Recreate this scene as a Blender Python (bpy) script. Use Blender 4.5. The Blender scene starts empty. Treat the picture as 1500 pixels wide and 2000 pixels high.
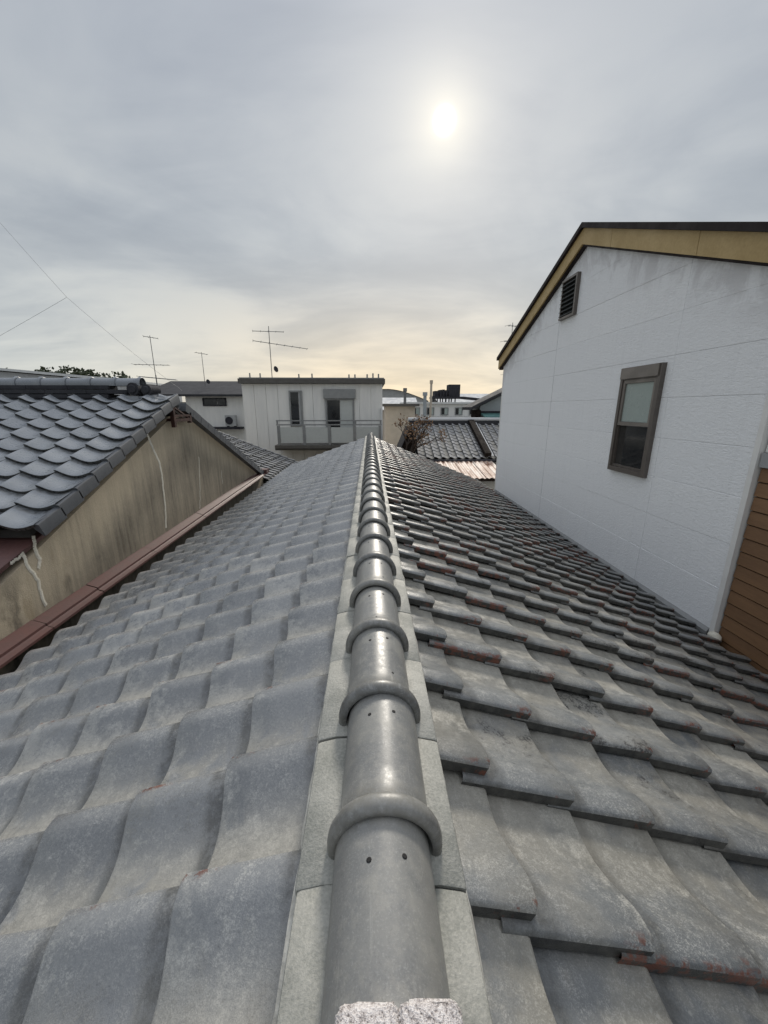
import bpy, math, random
import numpy as np
from mathutils import Matrix, Vector
R = math.radians
rng = random.Random(7)
scene = bpy.context.scene
COL = scene.collection

# ------------------------------------------------------------------ camera
cam_d = bpy.data.cameras.new('camera'); cam = bpy.data.objects.new('camera', cam_d); COL.objects.link(cam)
F_PX, PITCH, YAW = 755.0, math.atan(203 / 755.0), R(2.05)
cam_d.sensor_fit = 'VERTICAL'; cam_d.sensor_height = 36.0; cam_d.lens = 36.0 * F_PX / 2000.0
cam_d.clip_start = 0.02; cam_d.clip_end = 6000
cam.location = (-0.01, 0, 4.7); cam.rotation_euler = (R(90) - PITCH, 0, -YAW)
scene.camera = cam

# ------------------------------------------------------------------ sky, sun, exposure
SUN_EL, SUN_AZ = R(30.1), R(9.3)                       # azimuth from +Y towards +X
SUN = Vector((math.sin(SUN_AZ) * math.cos(SUN_EL), math.cos(SUN_AZ) * math.cos(SUN_EL), math.sin(SUN_EL)))
world = bpy.data.worlds.new('World'); scene.world = world; world.use_nodes = True


class NT:
    """little helper round a node tree"""
    def __init__(s, tree):
        s.t = tree; s.n = tree.nodes; s.l = tree.links
    def node(s, typ, **kw):
        n = s.n.new(typ)
        for k, v in kw.items(): setattr(n, k, v)
        return n
    def put(s, sock, v):
        if hasattr(v, 'links') or isinstance(v, bpy.types.NodeSocket): s.l.new(v, sock)
        elif isinstance(v, (tuple, list)) and len(v) == 3 and sock.type == 'RGBA': sock.default_value = (*v, 1)
        else: sock.default_value = v
    def math(s, op, a, b=None, c=None, clamp=False):
        n = s.node('ShaderNodeMath', operation=op, use_clamp=clamp)
        s.put(n.inputs[0], a)
        if b is not None: s.put(n.inputs[1], b)
        if c is not None: s.put(n.inputs[2], c)
        return n.outputs[0]
    def vmath(s, op, a, b=None):
        n = s.node('ShaderNodeVectorMath', operation=op)
        s.put(n.inputs[0], a)
        if b is not None: s.put(n.inputs[1], b)
        return n.outputs['Value'] if op in ('DOT_PRODUCT', 'LENGTH') else n.outputs[0]
    def mix(s, f, a, b, mode='MIX'):
        n = s.node('ShaderNodeMix', data_type='RGBA', blend_type=mode)
        s.put(n.inputs[0], f); s.put(n.inputs[6], a); s.put(n.inputs[7], b)
        return n.outputs[2]
    def noise(s, vec, scale, detail=4, rough=0.55, dist=0.0):
        n = s.node('ShaderNodeTexNoise'); s.put(n.inputs['Vector'], vec)
        n.inputs['Scale'].default_value = scale; n.inputs['Detail'].default_value = detail
        n.inputs['Roughness'].default_value = rough; n.inputs['Distortion'].default_value = dist
        return n.outputs['Fac']
    def ss(s, v, lo, hi, a=0.0, b=1.0):
        n = s.node('ShaderNodeMapRange', interpolation_type='SMOOTHSTEP'); s.put(n.inputs[0], v)
        n.inputs[1].default_value = lo; n.inputs[2].default_value = hi
        n.inputs[3].default_value = a; n.inputs[4].default_value = b
        return n.outputs[0]
    def ramp(s, v, stops):
        n = s.node('ShaderNodeValToRGB'); s.put(n.inputs[0], v)
        e = n.color_ramp.elements
        while len(e) < len(stops): e.new(0.5)
        for i, (p, c) in enumerate(stops): e[i].position = p; e[i].color = (*c, 1)
        return n.outputs[0]
    def scalev(s, v, sc):
        n = s.node('ShaderNodeMapping'); s.put(n.inputs[0], v); n.inputs['Scale'].default_value = sc
        return n.outputs[0]
    def sep(s, v):
        n = s.node('ShaderNodeSeparateXYZ'); s.put(n.inputs[0], v); return n.outputs


w = NT(world.node_tree); world.node_tree.nodes.clear()
d = w.node('ShaderNodeTexCoord').outputs['Generated']
d = w.vmath('NORMALIZE', d)
dz = w.sep(d)[2]
ang = w.math('ARCCOSINE', w.math('MINIMUM', w.vmath('DOT_PRODUCT', d, tuple(SUN)), 0.99999))
deg = w.math('MULTIPLY', ang, 57.2958)
el = w.math('MAXIMUM', dz, 0.0)
base = w.ramp(el, [(0.0, (.318, .325, .308)), (.1, (.296, .307, .298)), (.3, (.244, .257, .262)), (.6, (.208, .224, .246)), (.75, (.40, .415, .44)), (1.0, (.72, .74, .77))])  # last stops, overhead and out of view, raised to add light
sunside = w.math('POWER', w.math('MAXIMUM', w.vmath('DOT_PRODUCT', d, (math.sin(SUN_AZ - .12), math.cos(SUN_AZ - .12), 0.0)), 0.0), 9.0)
low = w.math('MULTIPLY', sunside, w.ss(dz, .36, .02))
base = w.mix(w.math('MULTIPLY', low, .85), base, (.475, .385, .262))
# thin layered cloud, seen on a flat ceiling
pl = w.node('ShaderNodeVectorMath', operation='SCALE'); w.put(pl.inputs[0], d)
w.put(pl.inputs['Scale'], w.math('DIVIDE', 1.0, w.math('ADD', el, .22)))
c1 = w.noise(w.scalev(pl.outputs[0], (.7, .9, .5)), 1.3, 6, .53, .5)
c2 = w.noise(w.scalev(pl.outputs[0], (.7, 1.5, .5)), 2.1, 5, .55, .7)
cl = w.math('ADD', w.math('MULTIPLY', c1, .74), w.math('MULTIPLY', c2, .26))
cmul = w.ss(cl, .35, .64, .83, 1.16)
base = w.mix(1.0, base, w.mix(w.ss(cl, .36, .66), (.955, .985, 1.045), (1.01, 1.0, .985)), 'MULTIPLY')
grey = w.node('ShaderNodeVectorMath', operation='SCALE'); w.put(grey.inputs[0], base); w.put(grey.inputs['Scale'], cmul)
sky = grey.outputs[0]


def glow(sig, power, amp, col):
    e = w.math('EXPONENT', w.math('MULTIPLY', w.math('POWER', w.math('DIVIDE', deg, sig), power), -1.0))
    s = w.node('ShaderNodeVectorMath', operation='SCALE'); s.inputs[0].default_value = col
    w.put(s.inputs['Scale'], w.math('MULTIPLY', e, amp)); return s.outputs[0]


for g in (glow(.68, 2.2, 2.6, (1, .95, .76)), glow(2.8, 1.4, .17, (1.0, .84, .50)), glow(8.0, 1.2, .095, (1.0, .94, .78)), glow(26.0, 1.6, .02, (1, .99, .95))):
    sky = w.vmath('ADD', sky, g)
sky = w.mix(w.ss(dz, -.02, -.12), sky, (.20, .20, .195))
nish = w.node('ShaderNodeTexSky'); nish.sky_type = 'NISHITA'; nish.sun_disc = False
nish.sun_elevation = SUN_EL; nish.sun_rotation = SUN_AZ; nish.dust_density = 1.0
sky10 = w.node('ShaderNodeVectorMath', operation='SCALE'); w.put(sky10.inputs[0], sky); sky10.inputs['Scale'].default_value = 10.0
full = w.mix(.96, nish.outputs[0], sky10.outputs[0])
bg = w.node('ShaderNodeBackground'); w.put(bg.inputs[0], full); bg.inputs[1].default_value = 0.1
w.l.new(bg.outputs[0], w.node('ShaderNodeOutputWorld').inputs[0])

sun_d = bpy.data.lights.new('sun', 'SUN'); sun_d.energy = 1.5; sun_d.angle = R(10); sun_d.color = (1, .93, .82)
sun = bpy.data.objects.new('sun', sun_d); COL.objects.link(sun)
sun.rotation_euler = (-SUN).to_track_quat('-Z', 'Y').to_euler(); sun.location = (3, 20, 30)

vs = scene.view_settings
scene.display_settings.display_device = 'sRGB'
vs.view_transform = 'Standard'; vs.look = 'None'; vs.exposure = 0.92; vs.gamma = 1.0; vs.use_curve_mapping = False


# ------------------------------------------------------------------ materials
def bsdf(name, rough=.6, spec=.5, metal=0.0):
    m = bpy.data.materials.new(name); m.use_nodes = True
    t = NT(m.node_tree); b = m.node_tree.nodes['Principled BSDF']
    b.inputs['Roughness'].default_value = rough; b.inputs['Specular IOR Level'].default_value = spec
    b.inputs['Metallic'].default_value = metal
    return m, t, b


def bump(t, b, h, strength=.4, dist=.004):
    n = t.node('ShaderNodeBump'); n.inputs['Strength'].default_value = strength; n.inputs['Distance'].default_value = dist
    t.put(n.inputs['Height'], h); t.l.new(n.outputs[0], b.inputs['Normal'])


def simple(name, c, rough=.6, var=.18, scale=6.0, spec=.5, metal=0.0, c2=None, bmp=.0, stretch=(1, 1, 1), fine=0):
    m, t, b = bsdf(name, rough, spec, metal)
    pos = t.scalev(t.node('ShaderNodeNewGeometry').outputs['Position'], stretch)
    f = t.noise(pos, scale, 5, .6)
    if fine: f = t.math('ADD', t.math('MULTIPLY', f, .6), t.math('MULTIPLY', t.noise(pos, fine, 3, .6), .4))
    c2 = c2 or tuple(x * (1 - 2 * var) for x in c)
    rnd = t.node('ShaderNodeObjectInfo').outputs['Random']
    k = t.math('ADD', t.ss(f, .3, .7), t.math('MULTIPLY', t.math('SUBTRACT', rnd, .5), .35), clamp=True)
    t.put(b.inputs['Base Color'], t.mix(k, c2, c))
    t.put(b.inputs['Roughness'], t.ss(f, .3, .7, min(1, rough + .1), max(.05, rough - .08)))
    if bmp: bump(t, b, t.noise(pos, fine or scale * 6, 4, .6), bmp)
    return m


def tile_material(name, dark, light, dust, dust_lo, rough, warm=0.0, chips=True, spec=.5, spots=.5, silt=.5, blk=.8, grain=.34, red=.93):
    m, t, b = bsdf(name, rough, spec)
    geo = t.node('ShaderNodeNewGeometry'); pos = geo.outputs['Position']
    at = t.node('ShaderNodeAttribute'); at.attribute_name = 'rnd'
    rnd = t.math('FRACT', t.math('ADD', t.node('ShaderNodeObjectInfo').outputs['Random'], at.outputs['Fac']))
    rnd2 = t.math('FRACT', t.math('MULTIPLY', rnd, 17.31))
    rnd3 = t.math('FRACT', t.math('MULTIPLY', rnd, 71.7))
    uv = t.sep(t.node('ShaderNodeUVMap', uv_map='UVMap').outputs[0]); u, v = uv[0], uv[1]
    # every tile gets its own piece of the noise
    off = t.node('ShaderNodeCombineXYZ'); t.put(off.inputs[0], t.math('MULTIPLY', rnd, 9.0)); t.put(off.inputs[1], t.math('MULTIPLY', rnd2, 5.0)); t.put(off.inputs[2], t.math('MULTIPLY', rnd3, 7.0))
    p = t.vmath('ADD', pos, off.outputs[0])
    n1 = t.noise(p, 7.5, 5, .62, .35); n2 = t.noise(p, 34, 5, .68); n3 = t.noise(pos, 150, 3, .7); n4 = t.noise(pos, 480, 2, .6)
    col = t.mix(t.math('ADD', t.math('MULTIPLY', rnd, .6), t.math('MULTIPLY', n1, .4)), dark, light)
    col = t.mix(t.ss(n2, .34, .66, .0, .32), col, tuple(x * .72 for x in light))
    # weathered, dusty bloom: blotches, thicker in the pan and near the exposed end
    pan = t.ss(u, .30, .86); endv = t.ss(v, .42, .0)
    bl = t.math('ADD', t.math('ADD', t.math('MULTIPLY', n1, .42), t.math('MULTIPLY', n2, .46)),
                t.math('ADD', t.math('MULTIPLY', pan, .13), t.math('MULTIPLY', t.math('SUBTRACT', rnd2, .5), .20)))
    bl = t.math('ADD', bl, t.math('MULTIPLY', endv, .085))
    big = t.noise(pos, .55, 3, .5)
    bl = t.math('ADD', bl, t.math('MULTIPLY', t.math('SUBTRACT', big, .5), .26))
    mask = t.ss(bl, dust_lo, dust_lo + .16)
    speck = t.ss(t.math('ADD', t.math('MULTIPLY', n3, .5), t.math('MULTIPLY', n4, .5)), .42, .60, .35, 1.0)
    mask = t.math('MULTIPLY', mask, speck)
    dcol = t.mix(t.math('ADD', t.math('MULTIPLY', n2, .6), t.math('MULTIPLY', rnd3, .4)), dust, tuple(a * b_ for a, b_ in zip(dust, (.80, .80, .78))))
    col = t.mix(t.math('MULTIPLY', mask, .80), col, dcol)
    if warm:
        wm = t.math('MULTIPLY', t.ss(t.math('ADD', t.noise(p, 4.3, 4, .6), t.math('MULTIPLY', pan, .10)), .46, .64), warm)
        col = t.mix(wm, col, (.29, .262, .205))
    # grain, black and pale lichen specks
    sand = t.math('MULTIPLY', t.ss(t.math('ADD', t.math('MULTIPLY', n4, .55), t.math('MULTIPLY', n3, .45)), .47, .60), t.ss(t.math('ADD', t.math('MULTIPLY', n2, .55), t.math('MULTIPLY', n1, .45)), .42, .60, .25, 1.0))
    col = t.mix(t.math('MULTIPLY', sand, grain), col, (.43, .43, .41))
    col = t.mix(t.ss(n3, .40, .26, 0, .42), col, (.075, .078, .078))
    lich = t.math('MULTIPLY', t.ss(t.noise(p, 95, 2, .5), .64, .70), t.ss(t.math('ADD', n1, t.math('MULTIPLY', rnd3, .2)), .50, .66))
    col = t.mix(t.math('MULTIPLY', lich, spots), col, (.40, .40, .36))
    # grimy shadow gap under the tile above, painted dark along the lap
    lap_shade_grime = t.math('MULTIPLY', t.ss(v, .75, .87), t.ss(n2, .35, .6, .25, .8))
    col = t.mix(t.math('MULTIPLY', lap_shade_grime, .92), col, (.045, .045, .042))
    sil = t.math('MULTIPLY', t.math('MULTIPLY', pan, t.ss(t.math('ADD', n1, t.math('MULTIPLY', rnd2, .25)), .46, .62)), silt)
    col = t.mix(sil, col, (.285, .265, .215))
    black = t.math('MULTIPLY', t.ss(t.math('ADD', t.noise(p, 5.0, 4, .6), t.math('MULTIPLY', t.math('SUBTRACT', rnd, .5), .20)), .60, .66), t.ss(t.math('ADD', t.math('MULTIPLY', n3, .6), t.math('MULTIPLY', n2, .4)), .47, .56))
    col = t.mix(t.math('MULTIPLY', black, blk), col, (.035, .034, .033))
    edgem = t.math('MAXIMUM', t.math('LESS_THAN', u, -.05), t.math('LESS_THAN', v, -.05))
    col = t.mix(edgem, col, t.mix(t.ss(n2, .38, .66), (.030, .031, .030), (.075, .075, .068)))  # dark grimy butt and lip faces, their shadow painted in
    if chips:   # bare red clay where the lip has flaked
        edge = t.math('MULTIPLY', t.ss(u, .10, .015), t.ss(t.math('ADD', v, t.math('MULTIPLY', rnd3, -.25)), .35, .0))
        ck = t.math('MULTIPLY', edge, t.ss(t.math('ADD', t.noise(p, 46, 5, .75), t.math('MULTIPLY', rnd2, .18)), .645, .70))
        whole = t.math('MULTIPLY', t.ss(u, .045, .01), t.math('MULTIPLY', t.math('GREATER_THAN', rnd3, red), t.ss(n2, .46, .58)))
        ck = t.math('MAXIMUM', ck, whole)
        col = t.mix(t.math('MULTIPLY', ck, .9), col, t.mix(n3, (.23, .068, .034), (.075, .034, .027)))
    t.put(b.inputs['Base Color'], col)
    t.put(b.inputs['Roughness'], t.math('ADD', t.math('MULTIPLY', mask, .24), t.ss(n2, .3, .7, rough - .07, rough + .07), clamp=True))
    h = t.math('ADD', t.math('MULTIPLY', n3, .5), t.math('ADD', t.math('MULTIPLY', n2, .6), t.math('MULTIPLY', n4, .22)))
    bump(t, b, h, .55, .0024)
    return m


M = {}
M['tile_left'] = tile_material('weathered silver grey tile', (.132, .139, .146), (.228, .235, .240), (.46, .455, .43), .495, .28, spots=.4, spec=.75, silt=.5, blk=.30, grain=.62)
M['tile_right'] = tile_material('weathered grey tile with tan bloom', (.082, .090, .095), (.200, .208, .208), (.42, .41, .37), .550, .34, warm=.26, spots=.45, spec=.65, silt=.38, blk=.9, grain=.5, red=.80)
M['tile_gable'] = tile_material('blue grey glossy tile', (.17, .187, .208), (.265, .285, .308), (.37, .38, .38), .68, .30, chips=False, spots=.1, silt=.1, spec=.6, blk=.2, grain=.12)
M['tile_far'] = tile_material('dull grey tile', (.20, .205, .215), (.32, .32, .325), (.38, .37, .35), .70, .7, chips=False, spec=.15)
M['verge'] = simple('dark grey verge tile', (.085, .092, .102), .5, c2=(.06, .065, .073), scale=9, fine=120, bmp=.2)  # older dark tile, weaker sky light on the hanging side painted in
M['ridge'] = None


def ridge_material():
    m, t, b = bsdf('smooth grey ridge tile', .34, .55)
    pos = t.node('ShaderNodeNewGeometry').outputs['Position']
    rnd = t.node('ShaderNodeObjectInfo').outputs['Random']
    n1 = t.noise(pos, 9, 5, .6, .3); n2 = t.noise(pos, 60, 5, .7); n3 = t.noise(pos, 330, 3, .65); n4 = t.noise(pos, 700, 2, .6)
    col = t.mix(t.math('ADD', t.math('MULTIPLY', n1, .6), t.math('MULTIPLY', rnd, .4)), (.128, .131, .129), (.200, .202, .197))
    col = t.mix(t.ss(n2, .45, .68, 0, .45), col, (.26, .255, .23))
    col = t.mix(t.ss(n3, .52, .70, 0, .40), col, (.33, .335, .32))
    col = t.mix(t.ss(n3, .42, .30, 0, .35), col, (.075, .08, .075))
    oc = t.sep(t.node('ShaderNodeTexCoord').outputs['Object'])
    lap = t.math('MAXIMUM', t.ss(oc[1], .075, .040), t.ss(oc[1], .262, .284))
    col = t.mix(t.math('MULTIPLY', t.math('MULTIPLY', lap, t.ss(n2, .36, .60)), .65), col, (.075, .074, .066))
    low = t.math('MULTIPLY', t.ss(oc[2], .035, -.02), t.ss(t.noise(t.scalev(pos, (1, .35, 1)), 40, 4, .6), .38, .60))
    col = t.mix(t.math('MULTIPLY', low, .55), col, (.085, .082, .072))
    scr = t.ss(t.noise(t.scalev(pos, (1, .06, 1)), 95, 3, .6), .60, .70)
    col = t.mix(t.math('MULTIPLY', scr, .28), col, (.34, .34, .32))
    wash = t.ss(t.noise(pos, 5.5, 4, .6), .50, .64)
    col = t.mix(t.math('MULTIPLY', wash, .30), col, (.31, .30, .265))
    moss = t.math('MULTIPLY', t.ss(t.noise(pos, 24, 4, .6), .66, .74), t.ss(n1, .5, .62))
    col = t.mix(t.math('MULTIPLY', moss, .6), col, (.07, .10, .07))
    t.put(b.inputs['Base Color'], col)
    t.put(b.inputs['Roughness'], t.ss(n2, .3, .7, .31, .50))
    bump(t, b, t.math('ADD', t.math('MULTIPLY', n3, .6), t.math('MULTIPLY', n4, .5)), .25, .0008)
    return m


M['ridge'] = ridge_material()
M['noshi'] = simple('pale grey flat ridge tile', (.36, .355, .32), .62, c2=(.19, .195, .175), scale=13, fine=190, bmp=.45)
M['mortar'] = simple('white lime mortar', (.62, .61, .56), .85, c2=(.30, .29, .26), scale=14, fine=60, bmp=.5)
M['hole'] = simple('dark nail hole', (.006, .006, .006), .8)
M['deck'] = simple('dark roof boarding', (.03, .027, .024), .9)
M['lichen'] = None


def speckled():
    m, t, b = bsdf('pale speckled lichened crust', .9, .3)
    pos = t.node('ShaderNodeNewGeometry').outputs['Position']
    n = t.noise(pos, 150, 4, .75); n2 = t.noise(pos, 420, 2, .7)
    f = t.math('ADD', t.math('MULTIPLY', n, .6), t.math('MULTIPLY', n2, .4))
    t.put(b.inputs['Base Color'], t.ramp(f, [(.34, (.10, .088, .084)), (.43, (.34, .31, .30)), (.51, (.62, .58, .565)), (.62, (.80, .77, .75))]))
    bump(t, b, f, 1.0, .006)
    return m


M['lichen'] = speckled()


def stained_plaster():
    m, t, b = bsdf('stained beige plaster', .88, .25)
    pos = t.node('ShaderNodeNewGeometry').outputs['Position']
    x, y, z = t.sep(pos)
    streak = t.noise(t.scalev(pos, (1, 5.5, .42)), 2.6, 7, .66, .25)
    fine = t.noise(t.scalev(pos, (1, 15, 1.2)), 3.0, 5, .68)
    blot = t.noise(pos, 1.3, 4, .55, .4)
    grain = t.noise(pos, 130, 3, .6); grain2 = t.noise(pos, 22, 4, .65)
    f = t.math('ADD', t.math('ADD', t.math('MULTIPLY', streak, .42), t.math('MULTIPLY', fine, .22)), t.math('ADD', t.math('MULTIPLY', blot, .28), t.math('MULTIPLY', grain2, .10)))
    # algae runs: the sheltered band below the verge stays clean
    verge = t.math('SUBTRACT', 4.72, t.math('MULTIPLY', t.math('ABSOLUTE', t.math('SUBTRACT', y, 5.4)), .42))
    below = t.math('SUBTRACT', verge, z)
    f = t.math('ADD', f, t.ss(below, .10, .62, .17, -.06))
    col = t.ramp(f, [(.33, (.14, .122, .094)), (.43, (.25, .220, .170)), (.53, (.34, .298, .228)), (.63, (.45, .388, .290)), (.74, (.53, .455, .337))])
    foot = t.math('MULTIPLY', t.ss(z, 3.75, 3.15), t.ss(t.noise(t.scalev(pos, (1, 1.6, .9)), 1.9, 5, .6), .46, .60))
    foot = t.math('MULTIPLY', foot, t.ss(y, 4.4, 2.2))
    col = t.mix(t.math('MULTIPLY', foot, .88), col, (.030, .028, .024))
    ochre = t.math('MULTIPLY', t.ss(t.noise(t.scalev(pos, (1, 3, 1)), 2.2, 4, .6), .52, .66), t.ss(y, 3.6, 2.2))
    col = t.mix(t.math('MULTIPLY', ochre, .45), col, (.25, .185, .095))
    col = t.mix(t.ss(grain, .40, .62, .0, .16), col, (.05, .045, .04))
    t.put(b.inputs['Base Color'], col); bump(t, b, t.math('ADD', grain, grain2), .5, .004)
    return m


M['plaster'] = stained_plaster()


def white_siding():
    m, t, b = bsdf('white textured siding', .72, .35)
    pos = t.node('ShaderNodeNewGeometry').outputs['Position']
    x, y, z = t.sep(pos)
    rnd = t.node('ShaderNodeObjectInfo').outputs['Random']
    rip = t.noise(t.scalev(pos, (1, .42, 1)), 48, 4, .6, .9); gr = t.noise(pos, 170, 3, .6); big = t.noise(pos, .9, 4, .55)
    col = t.mix(t.math('ADD', t.math('MULTIPLY', big, .6), t.math('MULTIPLY', rnd, .4)), (.83, .84, .85), (.88, .885, .885))
    # grey dirt washed down under the sloping barge board
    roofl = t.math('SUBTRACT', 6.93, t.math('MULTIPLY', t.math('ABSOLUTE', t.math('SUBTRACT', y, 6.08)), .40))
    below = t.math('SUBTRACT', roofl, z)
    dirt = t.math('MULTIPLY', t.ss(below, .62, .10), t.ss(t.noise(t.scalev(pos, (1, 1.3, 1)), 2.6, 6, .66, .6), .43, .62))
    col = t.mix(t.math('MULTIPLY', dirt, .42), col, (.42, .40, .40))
    run = t.math('MULTIPLY', t.ss(t.noise(t.scalev(pos, (1, 7, .35)), 2.2, 5, .65), .50, .72), .08)
    col = t.mix(run, col, (.50, .51, .51))
    t.put(b.inputs['Base Color'], col)
    bump(t, b, t.math('ADD', rip, t.math('MULTIPLY', gr, .3)), .62, .013)
    return m


M['white_siding'] = white_siding()
M['caulk'] = simple('grey joint sealant', (.50, .51, .51), .7)
M['white_trim'] = simple('white painted trim', (.78, .77, .74), .5, .04)
M['ochre'] = simple('ochre barge board', (.50, .36, .160), .6, c2=(.39, .275, .115), scale=3, fine=40)
M['dark_brown_metal'] = simple('dark brown roof metal', (.026, .018, .017), .6, .12, spec=.2)
M['bronze'] = simple('bronze aluminium', (.115, .098, .085), .38, .10, spec=.6)
M['bronze_light'] = simple('lighter bronze aluminium', (.20, .175, .152), .42, .10, spec=.6)  # paler tone for the upper sash and head cover
M['louver'] = simple('dark bronze louvre', (.020, .026, .027), .5, .15)
M['frosted'] = simple('frosted glass', (.36, .42, .39), .22, .05, spec=.7)
M['dark_glass'] = simple('dark window glass', (.012, .014, .017), .07, .1, spec=.5)
M['brown_siding'] = simple('brown siding', (.235, .128, .062), .62, c2=(.17, .092, .045), scale=5, fine=60, bmp=.2, stretch=(1, .3, 3))
M['brown_metal'] = simple('oxide brown painted metal', (.112, .054, .048), .46, c2=(.070, .034, .031), scale=5, fine=50, spec=.4)
M['rust'] = simple('rusty iron', (.060, .022, .014), .85, c2=(.028, .012, .010), scale=18, bmp=.5)
M['white_caulk'] = simple('white crack filler', (.72, .69, .60), .85, c2=(.46, .43, .35), scale=30, fine=150, bmp=.3)
M['house_white'] = simple('off white cladding', (.78, .77, .735), .7, c2=(.70, .695, .67), scale=1.2, stretch=(4, 1, .5))
M['house_cream'] = simple('cream wall', (.56, .49, .40), .75, .08, 2)
M['house_grey'] = simple('grey wall', (.36, .37, .37), .75, .08, 2)
M['house_blue'] = simple('blue grey wall', (.34, .375, .395), .7, .08, 2)
M['teal'] = simple('teal awning metal', (.10, .22, .21), .5, .1)
M['slab'] = simple('grey brown roof edge', (.105, .098, .088), .55, .1)
M['dark_roof'] = simple('dark slate roof', (.055, .056, .062), .85, c2=(.036, .037, .042), scale=3, fine=30, spec=.12)
M['light_roof'] = simple('pale metal roof', (.50, .51, .52), .8, .06, 2)
M['pale'] = simple('pale metal sheet', (.68, .69, .68), .5, .05, 2)
M['alu'] = simple('grey aluminium', (.26, .265, .265), .4, .06, metal=.3)
M['mast'] = simple('weathered steel mast', (.17, .175, .18), .5, .1, metal=.3)
M['balcony_glass'] = simple('frosted balcony panel', (.50, .52, .50), .3, .05, spec=.5)
M['black_metal'] = simple('dark painted steel', (.035, .035, .042), .7, .15, spec=.2)
M['dark_wood'] = simple('dark shadow gap', (.024, .019, .016), .9, .2, 8, spec=.1)
M['bark'] = simple('dark bark', (.045, .032, .024), .9, .2, 30)
M['dead_leaf'] = simple('brown dry leaf', (.21, .115, .05), .7, .25, 12)
M['green_leaf'] = simple('dark green leaf', (.055, .070, .030), .7, .25, 2)
M['ground'] = simple('grey packed ground', (.13, .125, .115), .9, .2, .6, fine=9)


def rust_sheet():
    m, t, b = bsdf('rust streaked corrugated sheet', .6, .4)
    pos = t.node('ShaderNodeNewGeometry').outputs['Position']
    s = t.noise(t.scalev(pos, (3.2, .45, .45)), 2.4, 6, .65, .3); g = t.noise(pos, 9, 5, .65)
    f = t.math('ADD', t.math('MULTIPLY', s, .75), t.math('MULTIPLY', g, .25))
    t.put(b.inputs['Base Color'], t.ramp(f, [(.36, (.10, .042, .022)), (.45, (.24, .115, .066)), (.51, (.43, .32, .26)), (.60, (.52, .46, .41))]))
    return m


M['rust_sheet'] = rust_sheet()


# ------------------------------------------------------------------ mesh helpers
class MB:
    def __init__(s): s.v, s.f = [], []
    def add(s, vs, fs):
        o = len(s.v); s.v += [tuple(p) for p in vs]; s.f += [tuple(i + o for i in f) for f in fs]; return s
    def box(s, lo, hi, mtx=None):
        (a, b, c), (d_, e, f) = lo, hi
        vs = [Vector(p) for p in ((a, b, c), (d_, b, c), (d_, e, c), (a, e, c), (a, b, f), (d_, b, f), (d_, e, f), (a, e, f))]
        if mtx: vs = [mtx @ p for p in vs]
        return s.add(vs, [(0, 3, 2, 1), (4, 5, 6, 7), (0, 1, 5, 4), (1, 2, 6, 5), (2, 3, 7, 6), (3, 0, 4, 7)])
    def prism(s, poly, vec):
        """planar polygon (3D points) extruded along vec"""
        n = len(poly); p = [Vector(q) for q in poly]; q = [a + Vector(vec) for a in p]
        return s.add(p + q, [tuple(range(n))[::-1], tuple(range(n, 2 * n))] + [(i, (i + 1) % n, n + (i + 1) % n, n + i) for i in range(n)])
    def tube(s, p0, p1, r0, r1=None, n=6):
        r1 = r0 if r1 is None else r1
        p0, p1 = Vector(p0), Vector(p1); ax = (p1 - p0).normalized()
        a = ax.orthogonal().normalized(); b = ax.cross(a)
        vs = []
        for p, r in ((p0, r0), (p1, r1)):
            for k in range(n):
                t_ = 2 * math.pi * k / n; vs.append(p + (a * math.cos(t_) + b * math.sin(t_)) * r)
        return s.add(vs, [(k, (k + 1) % n, n + (k + 1) % n, n + k) for k in range(n)] + [tuple(range(n))[::-1], tuple(range(n, 2 * n))])
    def sweep(s, prof, x0, x1, axis):
        """open profile (list of 2D) swept between x0 and x1 along an axis; 2D maps to the two other axes in order"""
        def p3(a, b_, c):
            return (a, b_, c) if axis == 0 else ((b_, a, c) if axis == 1 else (b_, c, a))
        n = len(prof); vs = [p3(x0, *q) for q in prof] + [p3(x1, *q) for q in prof]
        return s.add(vs, [(i, i + 1, n + i + 1, n + i) for i in range(n - 1)])
    def mesh(s, name, mat, smooth=0):
        me = bpy.data.meshes.new(name); me.from_pydata(s.v, [], s.f); me.materials.append(mat)
        fix(me, smooth); return me


def fix(me, smooth):
    import bmesh
    bm = bmesh.new(); bm.from_mesh(me); bmesh.ops.recalc_face_normals(bm, faces=bm.faces); bm.to_mesh(me); bm.free()
    if smooth:
        for p in me.polygons: p.use_smooth = True
        me.set_sharp_from_angle(angle=R(smooth))
    me.update()


def link(name, me, parent=None, label=None, kind=None):
    o = bpy.data.objects.new(name, me); COL.objects.link(o)
    if parent: o.parent = parent
    if label: o['label'] = label
    if kind: o['kind'] = kind
    return o


def part(name, mb, mat, parent, label=None, smooth=0, kind=None):
    return link(name, mb.mesh(name, M[mat], smooth), parent, label, kind)


def thing(name, label, cat, loc=(0, 0, 0), group=None):
    o = bpy.data.objects.new(name, None); COL.objects.link(o); o.location = loc; o.empty_display_size = .2
    o['label'] = label; o['category'] = cat
    if group: o['group'] = group
    return o


def tag(o, label, cat, group=None):
    o['label'] = label; o['category'] = cat
    if group: o['group'] = group
    return o


def local(o, p):                      # world point in a thing's space (things are unrotated)
    return Vector(p) - o.location


def clip(poly, a, b, c):              # keep a*x+b*y<=c
    out = []
    for i in range(len(poly)):
        p, q = poly[i], poly[(i + 1) % len(poly)]
        dp, dq = a * p[0] + b * p[1] - c, a * q[0] + b * q[1] - c
        if dp <= 0: out.append(p)
        if dp * dq < 0:
            k = dp / (dp - dq); out.append((p[0] + k * (q[0] - p[0]), p[1] + k * (q[1] - p[1])))
    return out


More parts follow.
